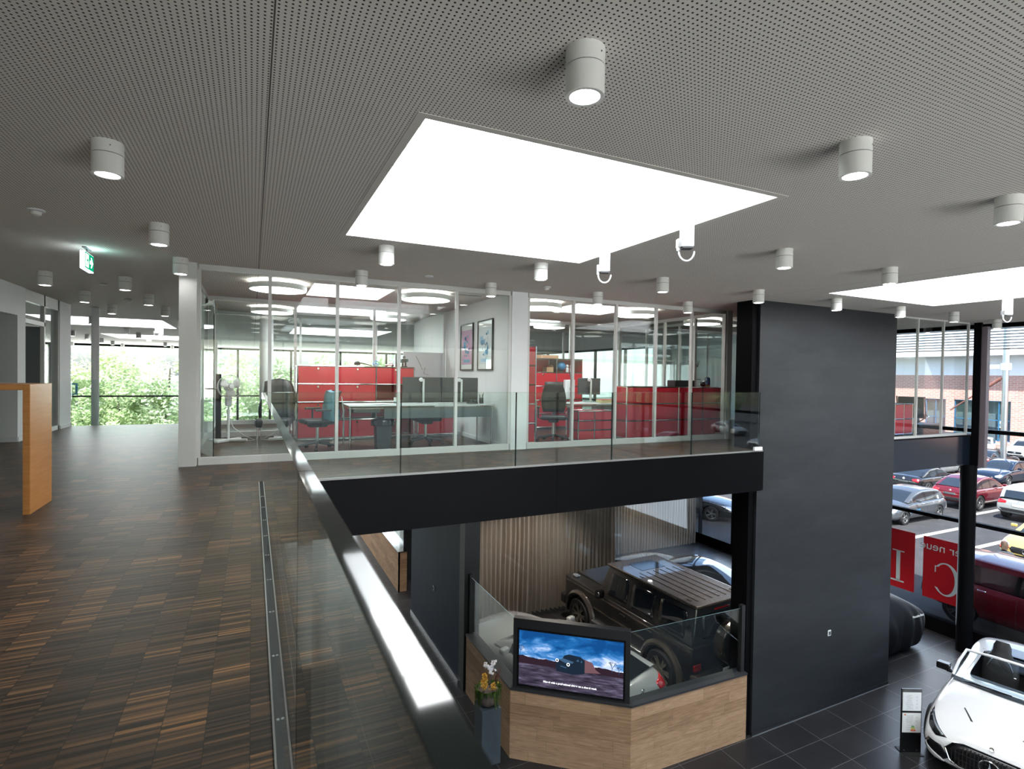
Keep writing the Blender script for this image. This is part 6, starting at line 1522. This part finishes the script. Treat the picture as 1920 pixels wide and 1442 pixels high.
vb_ = thing('venetian_blind', 'white slatted blind drawn down outside the upper showroom glass', 'blind', (16.16, 3.5, 0)); sl = MB()
for k in range(9): sl.cb((0, 0, 2.62-k*.07), (.06, 15, .003), (0, rad(25), 0))
sl.build('slats', pm('blind_slat', (.70, .72, .74), .35), vb_); MB().box(-.04, .04, -7.5, 7.5, 2.62, 2.70).build('head_box', M_alu, vb_)
# red banners inside the glass, lettering reads from outside
def banner(lab, y0, y1, z0, z1):
    t = thing('red_banner', lab, 'banner', (15.90, (y0+y1)/2, (z0+z1)/2)); w = (y1-y0)/2; h = (z1-z0)/2
    MB().box(-.003, .003, -w, w, -h, h).build('sheet', pm('banner_red', (.50, .010, .018), .45, vary=.05), t); return t
M_let = pm('banner_letter', (.62, .72, .74), .5)
def letter(t, polys, s, dy, dz):
    m = MB()
    for p in polys:
        n = len(p); m.add([(-.005, -(-x*s)+dy, z*s+dz) for x, z in p], [tuple(range(n))])
    return m
b1 = banner('red banner with mirrored C lettering behind the black window column', 7.05, 8.10, -4.36, -2.78)
# serif C, mirrored as seen from inside (local -y is to the right in the room view)
def arc(cx, cz, rx, rz, a0, a1, n): return [(cx+rx*cos(rad(a0+(a1-a0)*k/n)), cz+rz*sin(rad(a0+(a1-a0)*k/n))) for k in range(n+1)]
def ring_strip(m, outer, inner, f):
    vs = [f(p) for p in outer]+[f(p) for p in inner]; n = len(outer); m.add(vs, [(k, k+1, n+k+1, n+k) for k in range(n-1)])
fl = lambda p: (-.006, p[0], p[1])
m = MB(); ring_strip(m, arc(0.0, -.20, .30, .42, 40, 325, 30), arc(0.02, -.20, .215, .385, 48, 318, 30), lambda p: (-.006, -p[0]*-1.0*-1.0*-1.0, p[1]) if False else (-.006, p[0], p[1]))
m.add([(-.006, .225, .10), (-.006, .25, .10), (-.006, .25, -.08), (-.006, .225, -.06)], [(0, 1, 2, 3)])
m.build('letter', M_let, b1)
text_mesh('lettering', 'Der neue', .30, M_let, b1, text_frame((-.006, 0.03, .56), (0, 1, 0), (0, 0, 1)), .001)
b2 = banner('red banner with mirrored L lettering beside the charcoal pillar', 8.30, 9.40, -4.36, -2.78)
m = MB()
for q in (((-.30, -.62), (-.30, -.58), (.22, -.58), (.28, -.42), (.31, -.42), (.29, -.62)), ((-.20, -.60), (-.20, .22), (-.10, .22), (-.10, -.60)), ((-.30, .20), (-.30, .23), (0, .23), (0, .20))):
    m.add([(-.006, y_, z_) for y_, z_ in q], [tuple(range(len(q)))])
m.build('letter', M_let, b2)
# person walking outside behind the dark red SUV
pr = thing('person', 'person with brown hair, glasses and red ear muffs walking outside behind the dark red SUV', 'person', (20.15, 8.13, Z0), rad(-60))
SK = pm('skin', (.55, .33, .25), .55); HAIR = pm('brown_hair', (.06, .035, .022), .7)
J = [(0, 0, .95), (0, 0, 1.2), (0, .0, 1.42), (0, .01, 1.52), (.18, 0, 1.42), (.24, -.02, 1.14), (.22, .16, .93), (-.18, 0, 1.42), (-.24, .02, 1.14), (-.22, .20, .95), (.09, 0, .90), (.10, .10, .50), (.10, .02, .08), (.10, .16, .04), (-.09, 0, .90), (-.10, .02, .50), (-.10, -.18, .10), (-.10, -.06, .04)]
Rr = [.15, .14, .12, .055, .075, .05, .035, .075, .05, .035, .09, .06, .04, .035, .09, .06, .04, .035]
Ed = [(0, 1), (1, 2), (2, 3), (2, 4), (4, 5), (5, 6), (2, 7), (7, 8), (8, 9), (0, 10), (10, 11), (11, 12), (12, 13), (0, 14), (14, 15), (15, 16), (16, 17)]
me = bpy.data.meshes.new('body'); me.from_pydata(J, Ed, []); ob = bpy.data.objects.new('body', me); COL.objects.link(ob); ob.parent = pr
sk = ob.modifiers.new('skin', 'SKIN')
for i, v in enumerate(me.skin_vertices[0].data): v.radius = (Rr[i], Rr[i]*.8); v.use_root = i == 0
ob.modifiers.new('sub', 'SUBSURF').levels = 2; me.materials.append(pm('dark_jacket', (.03, .035, .045), .8))
hm = Matrix.Translation((0, .02, 1.64))
hd_ = MB().lathe([(.0, -.13), (.045, -.12), (.068, -.06), (.078, .01), (.076, .06), (.055, .11), (0, .13)], 20, hm @ Matrix.Diagonal((1, 1.15, 1, 1))).cb((0, .10, 1.63), (.025, .045, .045), (.3, 0, 0)).box(-.028, .028, .075, .09, 1.565, 1.575)
for s in (-1, 1): hd_.lathe([(0, -.01), (.025, 0), (0, .012)], 10, Matrix.Translation((s*.082, .015, 1.63)) @ Euler((0, rad(90), 0)).to_matrix().to_4x4())
hd_.build('head', SK, pr, smooth=True)
MB().lathe([(.083, -.02), (.088, .04), (.066, .12), (0, .15)], 20, hm @ Matrix.Translation((0, -.02, 0)) @ Matrix.Diagonal((1, 1.2, 1, 1))).box(-.07, .07, -.10, -.02, 1.55, 1.66).build('hair', HAIR, pr, smooth=True)
em_ = MB()
for s in (-1, 1): em_.lathe([(.0, 0), (.042, .0), (.04, .03), (0, .035)], 16, Matrix.Translation((s*.078, .015, 1.63)) @ Euler((0, s*rad(90), 0)).to_matrix().to_4x4())
em_.tube([(.09*sin(a), .0, 1.63+.15*cos(a)) for a in [-1.3+2.6*k/12 for k in range(13)]], .009, 6)
em_.build('ear_muffs', pm('signal_red', (.65, .05, .03), .4), pr, smooth=True)
MB().box(-.065, -.01, .094, .10, 1.635, 1.665).box(.01, .065, .094, .10, 1.635, 1.665).tube([(-.065, .097, 1.65), (-.08, .0, 1.65)], .004, 5).tube([(.065, .097, 1.65), (.08, .0, 1.65)], .004, 5).build('glasses', M_blkgloss, pr)

# trees behind the far atrium
LEAF = [make_leaf('leaf_bright', (.52, .62, .36), (.80, .84, .64)), make_leaf('leaf_pale', (.62, .70, .50), (.86, .88, .76)), make_leaf('leaf_deep', (.36, .46, .24), (.66, .72, .48))]
def crown(seed, rx, ry, rz, n, leaf):
    r = random.Random(seed); m = MB(); cl = []
    for _ in range(26):
        while True:
            p = Vector((r.uniform(-1, 1), r.uniform(-1, 1), r.uniform(-1, 1)))
            if .25 < p.length < 1: break
        cl.append((Vector((p.x*rx, p.y*ry, p.z*rz)), r.uniform(.22, .42)*rx))
    for _ in range(n):
        c, s = r.choice(cl); d = Vector((r.gauss(0, 1), r.gauss(0, 1), r.gauss(0, 1))).normalized()*s*(r.random()**.4); p = c+d
        u = Vector((r.uniform(-1, 1), r.uniform(-1, 1), r.uniform(-.6, .6))).normalized(); v = u.orthogonal().normalized(); v = (Matrix.Rotation(r.uniform(0, 6.3), 3, u) @ v)
        L, w = leaf*r.uniform(.7, 1.3), leaf*.45
        m.add([p-u*L*.5, p+v*w*.5, p+u*L*.5, p-v*w*.5], [(0, 1, 2, 3)])
    return m
def make_tree(name, label, cat, seed, R, H, n, leaf, mat, trunk=True):
    t = thing(name, label, cat, (0, 0, 0))
    crown(seed, R, R, H*.42, n, leaf).build('foliage', mat, t, loc=(0, 0, H*.58))
    if trunk: MB().tube([(0, 0, 0), (.1, .05, H*.35), (-.1, .1, H*.7)], [.16, .12, .05], 8).build('trunk', pm('grey_bark', (.10, .085, .07), .9), t)
    return t
TS = [make_tree('tree', 'x', 'tree', 1, 3.0, 8.5, 5200, .34, LEAF[0]), make_tree('tree', 'x', 'tree', 2, 3.4, 9.5, 5200, .36, LEAF[1]), make_tree('tree', 'x', 'tree', 3, 2.6, 7.0, 4200, .32, LEAF[2])]
SHRUB = make_tree('shrub', 'x', 'shrub', 9, 2.0, 3.2, 3000, .24, LEAF[0], False)
LT = 'pale green leafy tree in the dense row outside the far atrium glass'
spots = [(-17, 47, 0), (-13.5, 44.5, 1), (-10.5, 46.5, 0), (-8.0, 43.8, 2), (-5.5, 46.0, 1), (-2.6, 44.4, 0), (.3, 46.8, 1), (3.0, 44.2, 0), (6.2, 46.2, 1), (9.4, 44.6, 0), (12.5, 46.4, 1), (-15, 52, 1), (-9, 53, 1), (-3, 52.5, 1), (3.5, 53, 1), (10, 52.5, 0), (16, 50, 1), (-22, 50, 0)]
seen = set()
rnd = random.Random(12)
for (x, y, k) in spots:
    if k not in seen: o = TS[k]; o.location = (x, y, Z0); seen.add(k); o['label'] = LT; o['group'] = 'trees outside the far atrium'
    else: copy_tree(TS[k], (x, y, Z0), rnd.uniform(0, 6), LT, group='trees outside the far atrium')
for i, (x, y) in enumerate(((-14.5, 41.2), (-11, 40.6), (-7.6, 41.0), (-4.4, 40.5), (-1.2, 41.0), (2.0, 40.6), (5.2, 41.0), (8.4, 40.7))):
    if i == 0: SHRUB.location = (x, y, Z0); SHRUB['label'] = 'low leafy shrub at the foot of the trees outside the far atrium glass'; SHRUB['group'] = 'shrubs outside the far atrium'
    else: copy_tree(SHRUB, (x, y, Z0), rnd.uniform(0, 6), SHRUB['label'], group='shrubs outside the far atrium')
for (x, y) in ((70, -28), (74, -38), (64, -46), (58, -56)): copy_tree(TS[2], (x, y, Z0), rnd.uniform(0, 6), 'dark tree beside the car park, seen only as a reflection in the railing glass', group='trees mirrored in the railing glass')
# blue exterior letters on the far glass front, seen from behind
for i, (ch_, x) in enumerate((('S', -3.05), ('C', -2.2), ('D', -8.95), ('L', -12.9))):
    t = thing('sign_letter', ('blue sign letter behind the pedestal fan on the far glass front', 'blue sign letter right of the pedestal fan on the far glass front', 'blue sign letter beside the white corridor wall on far glass front', 'blue sign letter behind the bar table on far glass front')[i], 'sign', (x, 37.25, .12), 0, 'blue letters on the far glass front')
    text_mesh('letter', ch_, .95, pm('sign_blue', (.05, .22, .36), .5), t, text_frame((0, 0, 0), (-1, 0, 0), (0, 0, 1)), .04)
